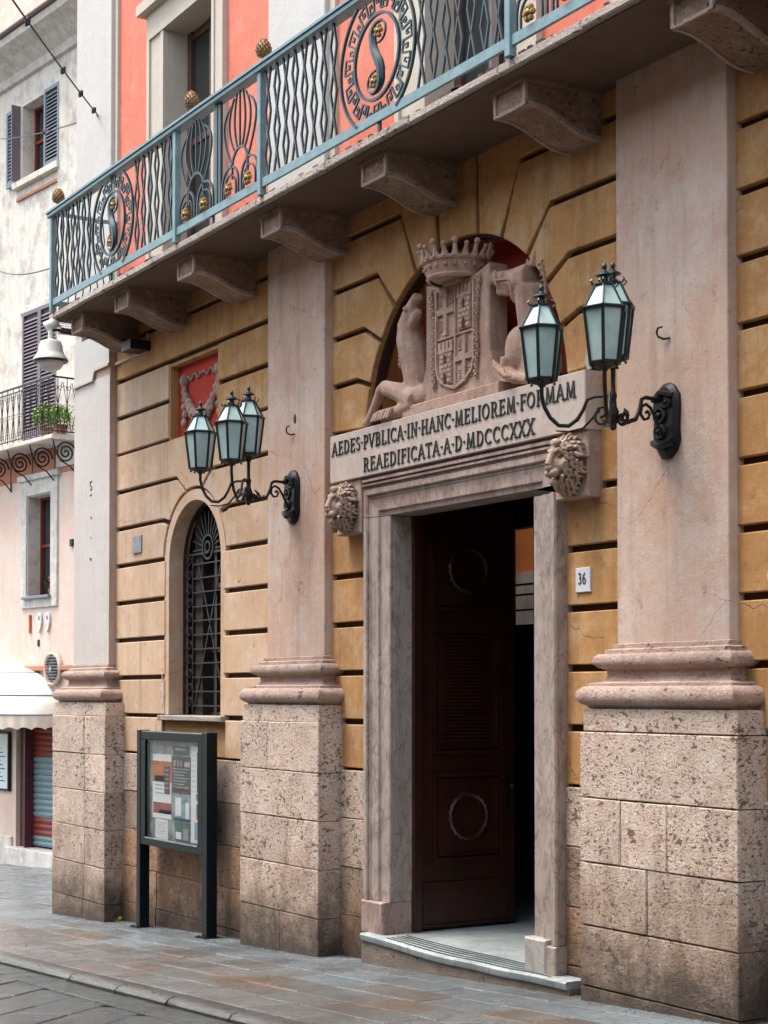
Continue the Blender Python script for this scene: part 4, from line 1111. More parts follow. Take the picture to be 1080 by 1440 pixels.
# crown
ccx, ccy = -11.08, .20
cb = MB(True)
cb.lathe([(.215, 5.80), (.235, 5.795), (.248, 5.815), (.24, 5.835), (.245, 5.85), (.262, 5.925), (.282, 5.935), (.285, 5.955), (.270, 5.965), (.245, 5.96), (.225, 5.85), (.205, 5.82)], ccx, ccy, 0, 32)
cb.f = cb.f[:-2]
crn = cb.build('crown', 'carved', coa, 'round mural crown with ball-tipped points above the shield'); crn['_o'] = tuple(coa['_o'])
sp = MB(True); je = MB(True)
for i in range(20):
    a = 2*pi*i/20; hgt = .10 if i % 2 == 0 else .075
    r0 = .262; r1 = .262+.035
    c_, s_ = cos(a), sin(a)
    sp.tube([(ccx+r0*c_, ccy+r0*s_, 5.955), (ccx+(r0+.012)*c_, ccy+(r0+.012)*s_, 5.995), (ccx+r1*c_, ccy+r1*s_, 5.955+hgt)], [.038, .020, .015], 6)
    sp.ball((ccx+(r1+.006)*c_, ccy+(r1+.006)*s_, 5.955+hgt+.012), .027 if i % 2 == 0 else .021, 8)
    je.ball((ccx+.258*c_, ccy+.258*s_, 5.89), .02, 8, (1, 1, .8) if i % 2 else (.8, .8, 1.2))
sp.build('crown_points', 'carved', crn, kind='stuff'); je.build('crown_jewels', 'carved', crn, kind='stuff')
MB(True).lathe([(.06, 5.93), (.20, 5.86), (.21, 5.82), (.19, 5.81)], ccx, ccy, 0, 20).build('crown_cap', 'carved', crn)
MB().box(-11.2, -10.96, .14, .36, 5.78, 5.87).build('crown_support', 'carved', coa)
# supporters
yy = .27
blob('left_horse', 'carved', coa, [
    ('t', [(-11.740, yy, 4.93), (-11.760, yy, 5.10), (-11.820, yy, 5.32), (-11.850, yy-.02, 5.48), (-11.830, yy-.03, 5.60)], [.13, .125, .135, .13, .115]),
    ('t', [(-11.850, yy-.03, 5.58), (-11.760, yy-.06, 5.67), (-11.680, yy-.08, 5.75), (-11.620, yy-.09, 5.79)], [.11, .09, .06, .05]),
    ('t', [(-11.760, yy-.06, 5.57), (-11.660, yy-.08, 5.63), (-11.600, yy-.09, 5.665)], [.06, .045, .03]), ('b', (-11.730, yy-.15, 5.70), .025),
    ('b', (-11.980, yy-.02, 5.62), .045), ('t', [(-11.940, yy-.02, 5.60), (-12.020, yy-.02, 5.66)], [.04, .02]),
    ('t', [(-11.680, yy-.06, 4.92), (-11.900, yy-.1, 5.02), (-12.100, yy-.12, 5.09), (-12.180, yy-.12, 5.06)], [.11, .085, .068, .055]),
    ('t', [(-12.170, yy-.12, 5.06), (-12.280, yy-.12, 4.94), (-12.360, yy-.13, 4.84), (-12.400, yy-.14, 4.81)], [.052, .04, .038, .045]),
    ('t', [(-11.680, yy-.08, 4.90), (-11.900, yy-.1, 4.86), (-12.100, yy-.1, 4.83)], [.09, .06, .04]),
    ('b', (-11.650, yy-.02, 4.95), .14, (1.2, .8, .8))], .012, 'small rearing horse on the left of the shield')
lc = MB(True)
for i in range(9):
    t = i/8; z = 5.60-.30*t; lc.tube(xz([(-11.97, z), (-12.01, z-.015), (-11.995, z-.045)], yy-.03), [.012, .018, .006], 6)
for i in range(6): lc.tube([(-12.2+.05*i, yy-.2, 4.80), (-12.18+.05*i, yy-.17, 4.86+.01*(i % 2)), (-12.16+.05*i, yy-.13, 4.9)], [.012, .02, .008], 6)
lc.build('left_mane', 'carved', coa, kind='stuff')
yy = .30
blob('right_horse', 'carved', coa, [
    ('t', [(-10.160, yy, 4.90), (-10.150, yy, 5.12), (-10.170, yy, 5.30), (-10.180, yy-.01, 5.45), (-10.150, yy-.03, 5.60)], [.13, .13, .125, .13, .13]),
    ('t', [(-10.130, yy-.04, 5.64), (-10.280, yy-.06, 5.64), (-10.420, yy-.08, 5.675), (-10.530, yy-.09, 5.71)], [.12, .11, .078, .055]),
    ('b', (-10.270, yy-.05, 5.54), .085), ('t', [(-10.350, yy-.07, 5.58), (-10.470, yy-.08, 5.595)], [.05, .034]),
    ('b', (-10.550, yy-.09, 5.71), .055, (.8, 1, 1.1)), ('b', (-10.490, yy-.08, 5.60), .038), ('b', (-10.360, yy-.145, 5.705), .028), ('b', (-10.570, yy-.12, 5.72), .018),
    ('t', [(-10.120, yy-.05, 5.72), (-10.080, yy-.05, 5.84)], [.038, .01]), ('t', [(-10.200, yy-.02, 5.73), (-10.220, yy-.02, 5.81)], [.03, .01]),
    ('b', (-10.250, yy-.08, 5.10), .135, (.85, .8, 1.35)), ('b', (-10.140, yy-.02, 5.22), .15, (.9, .7, 1.2)),
    ('t', [(-10.320, yy-.12, 5.04), (-10.340, yy-.13, 4.94), (-10.220, yy-.15, 4.87), (-10.020, yy-.15, 4.83)], [.075, .06, .05, .045]),
    ('b', (-9.980, yy, 4.95), .12)], .011, 'larger rearing horse on the right of the shield')
rc = MB(True)
for i in range(10):
    t = i/9; z = 5.72-.42*t; x = -10.04+.05*sin(t*3); rc.tube(xz([(x, z), (x+.05, z+.01), (x+.04, z-.05)], yy-.05), [.012, .02, .007], 6)
for i in range(5): rc.tube([(-10.36+.03*i, yy-.24, 5.02-.02*i), (-10.32+.03*i, yy-.26, 4.95-.02*i), (-10.25+.03*i, yy-.24, 4.92-.015*i)], [.01, .016, .006], 6)
rc.build('right_mane', 'carved', coa, kind='stuff'); rc = MB(True)
rc.tube([(-10.300, yy-.13, 5.72), (-10.260, yy-.165, 5.63), (-10.270, yy-.13, 5.52)], .01, 6); rc.tube([(-10.470, yy-.15, 5.75), (-10.440, yy-.165, 5.66), (-10.450, yy-.13, 5.59)], .009, 6); rc.tube([(-10.450, yy-.165, 5.67), (-10.270, yy-.165, 5.64)], .008, 6)
rc.build('bridle', 'carved', coa)

# ================================================================== WALL LAMPS
def lantern_at(dx, dy, z0):
    ln = bpy.data.objects.new('lantern', None); COL.objects.link(ln); ln.empty_display_size = .1
    ln['_o'] = (0, 0, 0); ln.location = (dx, dy, z0); return ln
def make_lamp(loc, label):
    L = thing('wall_lamp', loc, label, 'wall lamp', 'wrought-iron wall lamps by the doorway', world=False)
    # local frame: origin on the wall face under the arm, -Y out of the wall
    wp = MB(True); pts = []
    outl = [(-.10, .22), (-.04, .255), (.04, .26), (.10, .23), (.155, .17), (.16, .08), (.15, -.05), (.16, -.14), (.12, -.21), (.04, -.255), (-.06, -.25), (-.12, -.19), (-.16, -.10), (-.15, .0), (-.165, .09), (-.15, .17)]
    wp.prism([(a*.80, c) for a, c in outl], -.05, 0, .03)
    wp.build('wall_plate', 'iron', L)
    or_ = MB(True)
    for (a, c, r) in ((-.03, .04, .048), (-.03, -.07, .044), (.04, .12, .030)): or_.tube([(p[0], -.055, p[1]) for p in arc(a, c, r, 0, 2*pi, 16)[:-1]], .014, 6, True); or_.ball((a, -.06, c), .022, 8)
    or_.tube([(-.10, -.05, .15), (0, -.08, .19), (.10, -.05, .16)], .02, 6); or_.tube([(-.1, -.05, -.14), (0, -.085, -.18), (.09, -.05, -.15)], .026, 6)
    or_.build('plate_ornament', 'iron', L)
    hub_y, hz = -.48, .0
    a = MB(True)
    a.tube([(0, -.03, .14), (0, -.20, .145), (0, -.235, .13), (0, -.25, .07), (0, -.29, -.01), (0, -.36, -.035), (0, -.44, -.02), (0, hub_y, .0)], [.014]*4+[.017]*4, 8)
    a.tube([(0, -.05, -.12), (0, -.12, .02), (0, -.16, .08), (0, -.20, .10), (0, -.235, .08), (0, -.245, .03), (0, -.215, -.005), (0, -.18, .005), (0, -.165, .035), (0, -.185, .055), (0, -.20, .04)], .011, 6)
    a.build('arm', 'iron', L)
    h = MB(True); h.lathe([(.01, -.10), (.025, -.08), (.02, -.05), (.035, -.02), (.04, .02), (.025, .06), (.02, .10), (.028, .13), (.016, .16), (.016, .30), (.03, .33), (.05, .36)], 0, hub_y, 0, 10)
    for i in range(5):
        an = 2*pi*i/5+.3; sp_ = spiral(.07, .0, .01, .055, 0, 1.2, 14)
        h.tube([(p[0]*cos(an), hub_y+p[0]*sin(an), p[1]-.02) for p in sp_], .009, 5)
    h.build('hub', 'iron', L)
    # two side arms
    for sg in (-1, 1):
        dx, dy = sg*.33, -.34
        f = lambda t, z: (dx*t, hub_y+dy*t, z)
        m_ = MB(True)
        m_.tube([f(.05, .13), f(.25, .13), f(.36, .11), f(.42, .04), f(.50, -.02), f(.62, -.06), f(.76, -.055), f(.88, .0), f(.96, .07), f(1, .15), f(1, .235)], [.012]*4+[.014]*7, 8)
        m_.tube([f(.80, -.09), f(.62, -.10), f(.42, -.08), f(.28, -.01), f(.2, .05), f(.13, .06), f(.10, .02), f(.15, -.01)], [.004, .007, .008, .009, .01, .01, .009, .008], 6)
        m_.build('side_arm', 'iron', L)
    # lanterns
    rb_, rt_, zb, zr, zt = .100, .142, 0.0, .345, .50
    def hexp(r, z, k, rot): a = pi/3*k+rot; return (r*cos(a), r*sin(a), z)
    spots = [(-.33, hub_y-.34, .25, .2), (.33, hub_y-.34, .25, .28), (0, hub_y, .375, .2)]
    first = None
    for (dx, dy, z0, rot) in spots:
        if first is None:
            ln = lantern_at(dx, dy, z0); ln.parent = L; first = ln
            fr_ = MB()
            for k in range(6):
                fr_.tube([hexp(rb_, .0, k, 0), hexp(rt_, zr, k, 0)], .0115, 5); fr_.tube([hexp(rt_, zr, k, 0), hexp(.062, zt, k, 0)], .007, 5)
                fr_.tube([hexp(rb_, .005, k, 0), hexp(rb_, .005, k+1, 0)], .011, 5); fr_.tube([hexp(rt_+.006, zr, k, 0), hexp(rt_+.006, zr, k+1, 0)], .013, 5)
                fr_.tube([hexp(.062, zt, k, 0), hexp(.062, zt, k+1, 0)], .009, 5)
                a_ = hexp(.078, zt-.005, k, 0); c_ = hexp(.098, zt+.02, k, 0); d_ = hexp(.085, zt+.032, k, 0); fr_.tube([a_, c_, d_], .006, 5)
            fr_.build('frame', 'lamp_frame', ln)
            cp = MB(True); cp.lathe([(.06, zt-.005), (.05, zt+.01), (.028, zt+.02), (.022, zt+.05), (.025, zt+.055), (.058, zt+.062), (.055, zt+.07), (.022, zt+.088), (.012, zt+.10), (.018, zt+.115), (.016, zt+.128), (.004, zt+.145)], 0, 0, 0, 12)
            cp.build('finial', 'lamp_frame', ln)
            bt = MB(True); bt.lathe([(.012, -.05), (.03, -.03), (.085, -.012), (.10, -.006), (.10, .004), (.0, .004)], 0, 0, 0, 12)
            for k in range(6):
                q = hexp(.09, -.02, k, 0); bt.ball((q[0], q[1], -.02), .010, 6)
            bt.build('bottom_cup', 'iron', ln)
            for k in range(6):
                p1, p2, p3, p4 = [Vector(q) for q in (hexp(rb_-.004, .006, k, 0), hexp(rb_-.004, .006, k+1, 0), hexp(rt_-.004, zr-.006, k+1, 0), hexp(rt_-.004, zr-.006, k, 0))]
                MB().add([p1, p2, p3, p4, p1*.97, p2*.97, p3*.97+Vector((0, 0, .01)), p4*.97+Vector((0, 0, .01))], [(0, 1, 2, 3), (7, 6, 5, 4), (0, 4, 5, 1), (1, 5, 6, 2), (2, 6, 7, 3), (3, 7, 4, 0)]).build('glass_pane', 'frosted', ln)
                p1, p2, p3, p4 = [Vector(q) for q in (hexp(rt_-.004, zr+.004, k, 0), hexp(rt_-.004, zr+.004, k+1, 0), hexp(.058, zt-.004, k+1, 0), hexp(.058, zt-.004, k, 0))]
                dn = Vector((0, 0, -.004))
                MB().add([p1, p2, p3, p4, p1+dn, p2+dn, p3+dn, p4+dn], [(0, 1, 2, 3), (7, 6, 5, 4), (0, 4, 5, 1), (1, 5, 6, 2), (2, 6, 7, 3), (3, 7, 4, 0)]).build('roof_pane', 'frosted', ln)
            ln.rotation_euler[2] = rot
        else:
            ln = dup(first, L, (dx, dy, z0)); ln.rotation_euler[2] = rot
    return L
lampL = make_lamp((-13.79, .17, 4.31), 'three-lantern wrought-iron wall lamp on the pilaster beside the arched window')
lampR = dup(lampL, None, (-8.48, .17, 4.29)); lampR['label'] = 'three-lantern wrought-iron wall lamp on the wide pilaster right of the doorway'

# hooks, number plate, vent tile
def hook(x, y, z, label):
    h = MB(True); h.tube([(x+.01, y, z+.08), (x+.01, y-.03, z+.075), (x+.0, y-.055, z+.05)] , .012, 6) if False else None
    h.tube([(x+.03, y, z-.035), (x+.0, y-.03, z-.04), (x-.035, y-.05, z-.02), (x-.05, y-.05, z+.01), (x-.035, y-.05, z+.04), (x-.0, y-.045, z+.04)], .008, 6)
    o = h.build('iron_hook', 'iron'); return tag(o, label, 'hook', 'iron hooks on the pilasters')
hook(-8.49, .17, 4.89, 'small rusty iron hook above the right wall lamp plate')
hook(-13.80, .17, 4.95, 'small rusty iron hook above the left wall lamp plate')
hs_ = MB(); hs_.ball((-13.77, .17, 5.06), .035, 8, (.8, .25, 1.4)); tag(hs_.build('anchor_hole', 'iron'), 'dark round anchor hole above the left iron hook', 'hole')
nb = thing('house_number', (-9.495, .25, 3.19), 'white ceramic house number plate reading 36 right of the doorway', 'number plate')
MB().bbox(-9.58, -9.41, .235, .25, 3.19, 3.37, .004).build('plate', 'paper', nb)
nv, nf = fontmesh('36', .12, .002, .0)
MB().add([(-9.50+v_[0]*.8, .233-v_[2], 3.285+v_[1]) for v_ in nv], nf).build('digits', 'darkgrey', nb)
vt = MB().bbox(-17.83, -17.58, .235, .25, 4.07, 4.27, .004); tag(vt.build('wall_tile', 'greyline'), 'small grey square tile on the wall left of the arched window', 'tile')

# ================================================================== NOTICE BOARD
nbx = thing('notice_board', (-16.2, .06, gz(-16.2)), 'dark green glazed notice board on two posts in front of the wall', 'notice board')
for xa, xb in ((-17.13, -17.03), (-15.44, -15.32)):
    xm = (xa+xb)/2
    MB().bbox(xa, xb, .0, .115, gz(xm)-.02, 2.05, .006).build('post', 'board', nbx)
    for i in range(4): MB().box(xb, xb+.006, .012+.027*i, .026+.027*i, gz(xm)+.02, 2.03).build('rib', 'board', nbx)
    MB().box(xa-.06, xb+.06, -.05, .16, gz(xm)-.004, gz(xm)+.012).build('foot_plate', 'iron', nbx)
    for sx in (-.04, .04): MB().lathe([(.012, 0), (.012, .012), (.006, .014)], xm+sx*1.8, -.03, gz(xm)+.012, 6).build('bolt', 'iron', nbx)
fr = MB()
for a, c, e, g_ in ((-17.03, -15.44, 1.945, 2.04), (-17.03, -15.44, .79, .875), (-17.03, -16.90, .875, 1.945), (-15.56, -15.44, .875, 1.945)): fr.bbox(a, c, .004, .07, e, g_, .008)
fr.build('frame', 'board', nbx)
MB().box(-17.03, -15.44, .07, .10, .79, 2.04).build('back_panel', 'board', nbx)
MB().box(-17.0, -15.46, .003, .008, 2.032, 2.045).build('metal_edge', 'greyline', nbx); MB().box(-16.90, -15.56, .0, .012, .868, .88).build('metal_edge', 'greyline', nbx)
bx0, bx1, bz0, bz1 = -16.90, -15.56, .875, 1.945
MB().box(bx0, bx1, .062, .07, bz0, bz1).build('lining', 'greyline', nbx)
def post(u0, v0, u1, v1, m, lay=0, par=None, nm='poster'):
    x0 = bx0+(bx1-bx0)*u0; x1 = bx0+(bx1-bx0)*u1; z1 = bz1-(bz1-bz0)*v0; z0 = bz1-(bz1-bz0)*v1
    o = MB().box(x0, x1, .060-.002*lay-.0012, .062-.002*lay, z0, z1).build(nm, m, par or nbx); return o
P1 = post(.06, .14, .43, .79, 'paper'); 
for q in ((.06, .21, .43, .42, 'orange'), (.10, .36, .40, .42, 'maroon'), (.08, .63, .43, .74, 'redp'), (.2, .70, .43, .74, 'maroon'), (.3, .26, .40, .54, 'maroon')): post(*q[:4], q[4], 1 if q[0] != .3 else 2, P1, 'print')
for i in range(5): post(.32, .29+.045*i, .385, .305+.045*i, 'greyline', 3, P1, 'print')
for i in range(3): post(.12, .45+.04*i, .28, .46+.04*i, 'greyline', 1, P1, 'print')
P2 = post(.46, .05, .76, .14, 'darkgrey'); post(.50, .07, .7, .09, 'greyline', 1, P2, 'print')
P3 = post(.44, .15, .80, .52, 'darkgrey')
for i in range(8): post(.47, .27+.03*i, .76-.04*(i % 3), .28+.03*i, 'greyline', 1, P3, 'print')
post(.68, .20, .78, .25, 'pinkp', 1, P3, 'print'); post(.47, .19, .52, .25, 'greyline', 1, P3, 'print'); post(.54, .19, .58, .25, 'greyline', 1, P3, 'print'); post(.60, .19, .64, .25, 'greyline', 1, P3, 'print'); post(.45, .46, .79, .51, 'maroon', 1, P3, 'print')
P4 = post(.48, .54, .79, .79, 'skyblue'); post(.51, .56, .62, .74, 'paper', 1, P4, 'print'); post(.70, .6, .77, .76, 'paper', 1, P4, 'print'); post(.48, .76, .79, .79, 'navy', 1, P4, 'print')
P5 = post(.50, .80, .79, .99, 'teal'); post(.52, .9, .62, .97, 'paper', 1, P5, 'print'); post(.66, .86, .76, .97, 'greyline', 1, P5, 'print')
P6 = post(.12, .80, .36, 1.0, 'paper')
for i in range(6): post(.15, .83+.022*i, .33-.03*(i % 2), .835+.022*i, 'greyline', 1, P6, 'print')
P7 = post(.80, .04, 1.0, .98, 'paper'); post(.91, .10, 1.0, .49, 'navy', 1, P7, 'print'); post(.93, .22, .98, .33, 'maroon', 2, P7, 'print')
post(.89, .50, 1.0, .57, 'pinkp', 1, P7, 'print'); post(.90, .60, .99, .72, 'greenp', 1, P7, 'print'); post(.9, .72, .99, .75, 'orange', 1, P7, 'print'); post(.87, .78, .99, .95, 'skyblue', 1, P7, 'print')
for i in range(9): post(.82, .08+.05*i, .88, .085+.05*i, 'greyline', 1, P7, 'print')
MB().box(bx0, bx1, .018, .022, bz0, bz1).build('glass', 'glass', nbx)
lt = MB(True); lt.ball((-18.08, .20, gz(-18.08)+.03), .045, 8, (1.2, .7, .6)); lt.box(-18.16, -18.05, .14, .2, gz(-18.1)+.0, gz(-18.1)+.02)
tag(lt.build('litter', 'yellow'), 'small crumpled yellow wrapper on the ground at the wall foot', 'litter')

# ================================================================== BELL LAMP, CAMERA, SPEAKER ON THE ARM
sl_ = thing('street_lamp', (-18.2, .25, 6.47), 'pale bell-shaped street lamp hanging from a dark arm under the balcony corner', 'street lamp')
MB().box(-17.62, -17.36, .0, .25, 6.36, 6.47).build('junction_box', 'iron', sl_)
MB(True).tube([(-17.5, .24, 6.43), (-17.9, -.10, 6.56), (-18.2, -.50, 6.66)], .035, 8).build('arm', 'iron', sl_)
bx_, by_, bz_ = -18.2, -.63, 6.30
MB(True).lathe([(.03, .34), (.035, .245), (.06, .235), (.115, .215), (.135, .17), (.145, .10), (.17, .05), (.195, .02), (.20, -.005), (.19, -.01), (.0, .0)], bx_, by_, bz_, 24).build('bell_shade', 'enamel', sl_)
MB(True).lathe([(.202, -.002), (.204, -.012), (.19, -.022), (.155, -.018)], bx_, by_, bz_, 24).build('rim_band', 'iron', sl_)
MB(True).lathe([(.15, -.006), (.145, -.05), (.11, -.10), (.05, -.13), (.0, -.135)], bx_, by_, bz_, 20).build('glass_bowl', 'plastic_w', sl_)
MB(True).tube([(-18.2, -.50, 6.66), (-18.2, -.6, 6.66), (-18.2, -.63, 6.58)], .02, 8).build('neck', 'iron', sl_)
sc_ = thing('security_camera', (-18.25, -.55, 6.68), 'small white security camera above the bell lamp', 'camera')
cmm = MB(True)
ax_ = Vector((-.35, -.7, -.35)).normalized(); c0 = Vector((-18.25, -.52, 6.77))
cmm.tube([c0, c0+ax_*.02, c0+ax_*.16, c0+ax_*.17], [.045, .06, .06, .05], 12); cmm.build('housing', 'plastic_w', sc_)
MB(True).tube([c0+ax_*.171, c0+ax_*.18], .038, 12).build('lens', 'cable', sc_)
MB(True).tube([c0+Vector((0, .02, -.05)), Vector((-18.2, -.47, 6.66))], .012, 6).build('mount', 'plastic_w', sc_)
gb = MB()  # white mesh face of a small loudspeaker
for i in range(9): gb.box(-18.30+.0, -18.296, -.50+.03*i, -.496+.03*i, 6.66, 6.79)
for i in range(6): gb.box(-18.30, -18.296, -.50, -.26, 6.66+.026*i, 6.664+.026*i)
gb.box(-18.32, -18.28, -.51, -.25, 6.64, 6.655); gb.box(-18.32, -18.28, -.51, -.25, 6.79, 6.80)
tag(gb.build('speaker_grid', 'plastic_w'), 'small white mesh basket beside the security camera', 'loudspeaker')

# ================================================================== LEFT HOUSE
TH_ = radians(6.8); P0 = Vector((-32, 4.5, 0))
hs2 = thing('corner_house', (P0.x, P0.y, 0), 'peeling cream and pink old house with shuttered windows across the small square', 'building', world=False, rot=TH_)
def hb_(mb, name, m, par=None, label=None, kind=None):
    o = mb.build(name, m, par or hs2, label, kind); return o
# wall shell with openings (local x right, y into the wall)
ops_up = [[(-1.49, 13.28), (-.40, 13.28), (-.40, 14.85), (-1.49, 14.85)], [(-1.40, 7.75), (.18, 7.75), (.18, 10.42), (-1.40, 10.42)]]
filled([(-9, 7.0), (9, 7.0), (9, 15.4), (-9, 15.4)], ops_up, 0, .4, 'upper_wall', 'far_white', hs2)
ops_lo = [[(-1.13, 4.44), (-.05, 4.44), (-.05, 6.55), (-1.13, 6.55)], [(-1.62, -1.0), (.6, -1.0), (.6, 1.9), (-1.62, 1.9)]]
filled([(-9, -2.2), (9, -2.2), (9, 7.0), (-9, 7.0)], ops_lo, 0, .4, 'lower_wall', 'far_pink', hs2)
hb_(MB().box(-9, 9, .42, 8, -2.2, 15.3), 'inner_mass', 'dark_room')
hb_(MB().bbox(.22, 1.35, -.06, .02, 7.0, 15.0, .01), 'corner_strip', 'far_white')
hb_(MB().bbox(-9, -1.75, -.05, .02, -2.0, -.55, .01), 'base_band', 'far_white')
hb_(MB().bbox(-9, 1.5, -.10, .02, 2.92, 3.02, .01), 'ledge', 'terracotta')
# cornice, gutter, attic wall
cv = MB(); cv.prism_x([(0, 15.38), (-.08, 15.40), (-.12, 15.55), (-.35, 15.75), (-.62, 15.88), (-.66, 16.0), (0, 16.0)], -9, 9); hb_(cv, 'cornice', 'far_trim')
hb_(MB(True).tube([(-9, -.66, 16.07), (9, -.66, 16.07)], .07, 8), 'gutter', 'brown_wood')
hb_(MB().prism_x([(-.6, 16.03), (.6, 16.6), (.6, 19.5), (2, 19.8), (2, 16)], -9, 9), 'attic', 'far_roof')
# third-floor window
def reveal(x0, x1, z0, z1, d, m, par=None):
    r = MB(); r.box(x0+.002, x0+.02, -.01, .27, z0+.02, z1-.02); r.box(x1-.02, x1-.002, -.01, .27, z0+.02, z1-.02); r.box(x0+.002, x1-.002, -.01, .27, z1-.02, z1-.002); r.box(x0+.002, x1-.002, -.01, .27, z0+.002, z0+.02)
    return r.build('reveal', m, par or hs2)
def house_window(x0, x1, z0, z1, m='wood_red'):
    w_ = hb_(MB().box(x0, x1, .32, .34, z0, z1), 'window', 'dark_glass'); 
    f = MB(); xm = (x0+x1)/2
    for a in (x0, xm-.04, x1-.07): f.box(a, a+.07, .27, .32, z0, z1)
    for zz in (z0, (z0+z1)/2, z1-.07): f.box(x0, x1, .275, .32, zz, zz+.06)
    f.build('frame', m, w_); return w_
house_window(-1.49, -.40, 13.28, 14.85); reveal(-1.49, -.40, 13.28, 14.85, .4, 'far_white')
hb_(MB().bbox(-1.75, .30, -.12, .02, 13.10, 13.24, .01), 'window_sill', 'far_white')
hb_(MB().bbox(-1.7, .3, -.04, .02, 12.85, 12.92, .01), 'stucco_line', 'terracotta')
def shutter(x0, x1, z0, z1, m, yo=-.07):
    s_ = MB(); t = .07
    for a, c, e, g_ in ((x0, x0+t, z0, z1), (x1-t, x1, z0, z1), (x0+t, x1-t, z0, z0+.12), (x0+t, x1-t, z1-t, z1), ): s_.box(a, c, yo, yo+.04, e, g_)
    n_ = int((z1-z0-.2)/.075)
    for i in range(n_):
        zz = z0+.13+i*.075; s_.prism_x([(yo, zz), (yo+.035, zz+.05), (yo+.04, zz+.045), (yo+.005, zz-.005)], x0+t, x1-t)
    o = hb_(s_, 'shutter', m); hb_(MB().box(x0+t, x1-t, yo+.042, yo+.048, z0+.1, z1-.05), 'shutter_back', 'cable')
    return o
shutter(-2.13, -1.60, 13.22, 14.85, 'shutter_b'); shutter(-.38, .28, 13.2, 14.86, 'shutter_b')
hb_(MB().box(-1.62, -1.58, -.2, .0, 13.25, 14.87), 'shutter_edge', 'shutter_p')
# balcony storey door shutters
shutter(-1.40, -.62, 7.75, 10.42, 'shutter_p', -.03); shutter(-.61, .18, 7.75, 10.42, 'shutter_p', -.035)
hb_(MB().bbox(-1.52, .30, -.03, .02, 10.42, 10.55, .01), 'door_lintel', 'far_white')
# balcony
D_ = .62
bs = hb_(MB().bbox(-6, 1.15, -D_, .0, 7.44, 7.54, .02), 'balcony', 'far_white', label='small cream balcony slab carrying a wrought-iron railing and potted plants'); bs['_o'] = (0, 0, 0)
sc2 = None
for i, ux in enumerate((1.10, .10, -.90, -1.90, -2.9, -3.9)):
    c_ = MB(True); yb = -.30
    P = [(ux, yb+.23*(1-k/34)*cos(k*.5), 7.19+.23*(1-k/34)*sin(k*.5)) for k in range(33)]
    c_.tube(P, .019, 6); c_.tube([(ux, -.58, 7.44), (ux, -.52, 7.2), (ux, -.40, 7.02), (ux, -.2, 6.93), (ux, 0, 6.72)], .014, 6); c_.tube([(ux, -.02, 7.44), (ux, -.02, 6.72)], .014, 6)
    c_.build('scroll_bracket', 'iron', bs)
hb_(MB().bbox(-6, 1.2, -.02, .01, 6.9, 7.44, .005), 'shadow_band', 'terracotta')  # darker wall band, painted in for the shadow under the balcony
rl = MB(True); rl.box(-6, 1.17, -D_-.02, -D_+.02, 8.64, 8.67); rl.box(-6, 1.17, -D_-.01, -D_+.01, 7.58, 7.60); rl.box(1.13, 1.17, -D_, 0, 8.64, 8.67); rl.box(1.14, 1.16, -D_, 0, 7.58, 7.60); rl.box(-6, 1.17, -D_-.01, -D_+.01, 8.55, 8.57)
rl.build('railing', 'iron', bs)
def balu(put, w_):
    b = MB(True)
    b.tube([put(0, 7.54), put(0, 8.64)], .009, 5); b.tube([put(-w_/2, 7.6), put(0, 8.1), put(-w_/2, 8.56)], .007, 5); b.tube([put(w_/2, 7.6), put(0, 8.1), put(w_/2, 8.56)], .007, 5)
    for zc in (7.70, 8.08, 8.45):
        for sg in (-1, 1): b.tube([put(sg*(.05+.04*cos(k*.7)), zc+.04*sin(k*.7)) for k in range(9)], .006, 5)
    b.build('baluster', 'iron', bs)
for i in range(16): balu(lambda a, z, i=i: (1.0-.26*i+a, -D_, z), .2)
for i in range(3): balu(lambda a, z, i=i: (1.15, -D_+.12+.2*i+a, z), .18)
# potted plants on the balcony
def foliage(cx, cy, cz, r, n, sc, mat_='leaf'):
    f = MB(); rnd = random.Random(int(cx*100))
    for i in range(n):
        a = rnd.uniform(0, 2*pi); b_ = rnd.uniform(-.5, 1); q = rnd.uniform(.3, 1)**.5
        rr = sqrt(max(0, 1-b_*b_))
        p = Vector((cx+r*q*rr*cos(a)*sc[0], cy+r*q*rr*sin(a)*sc[1], cz+r*q*b_*sc[2]))
        d = Vector((rnd.uniform(-1, 1), rnd.uniform(-1, 1), rnd.uniform(-.3, 1))).normalized(); e = d.orthogonal().normalized(); L = rnd.uniform(.04, .08)
        f.add([p, p+d*L*.5+e*L*.3, p+d*L, p+d*L*.5-e*L*.3], [(0, 1, 2, 3)])
    return f
rot = Matrix.Rotation(TH_, 4, 'Z')
for j, (ux, uy, r_, n_, lab) in enumerate(((.55, -.42, .30, 620, 'bushy bright green potted plant on the far balcony'), (1.0, -.36, .22, 360, 'smaller bright green potted plant at the right corner of the far balcony'))):
    wp_ = P0+rot @ Vector((ux, uy, 7.54))
    t_ = thing('potted_plant', tuple(wp_), lab, 'plant', 'plants on the far balcony', world=False)
    MB(True).lathe([(.09, 0), (.13, .18), (.14, .19), (.12, .19), (.0, .17)], 0, 0, 0, 14).build('pot', 'terracotta', t_)
    foliage(0, 0, .34+.03*(j == 0), r_, n_, (1, 1, 1.05)).build('foliage', 'leaf', t_)
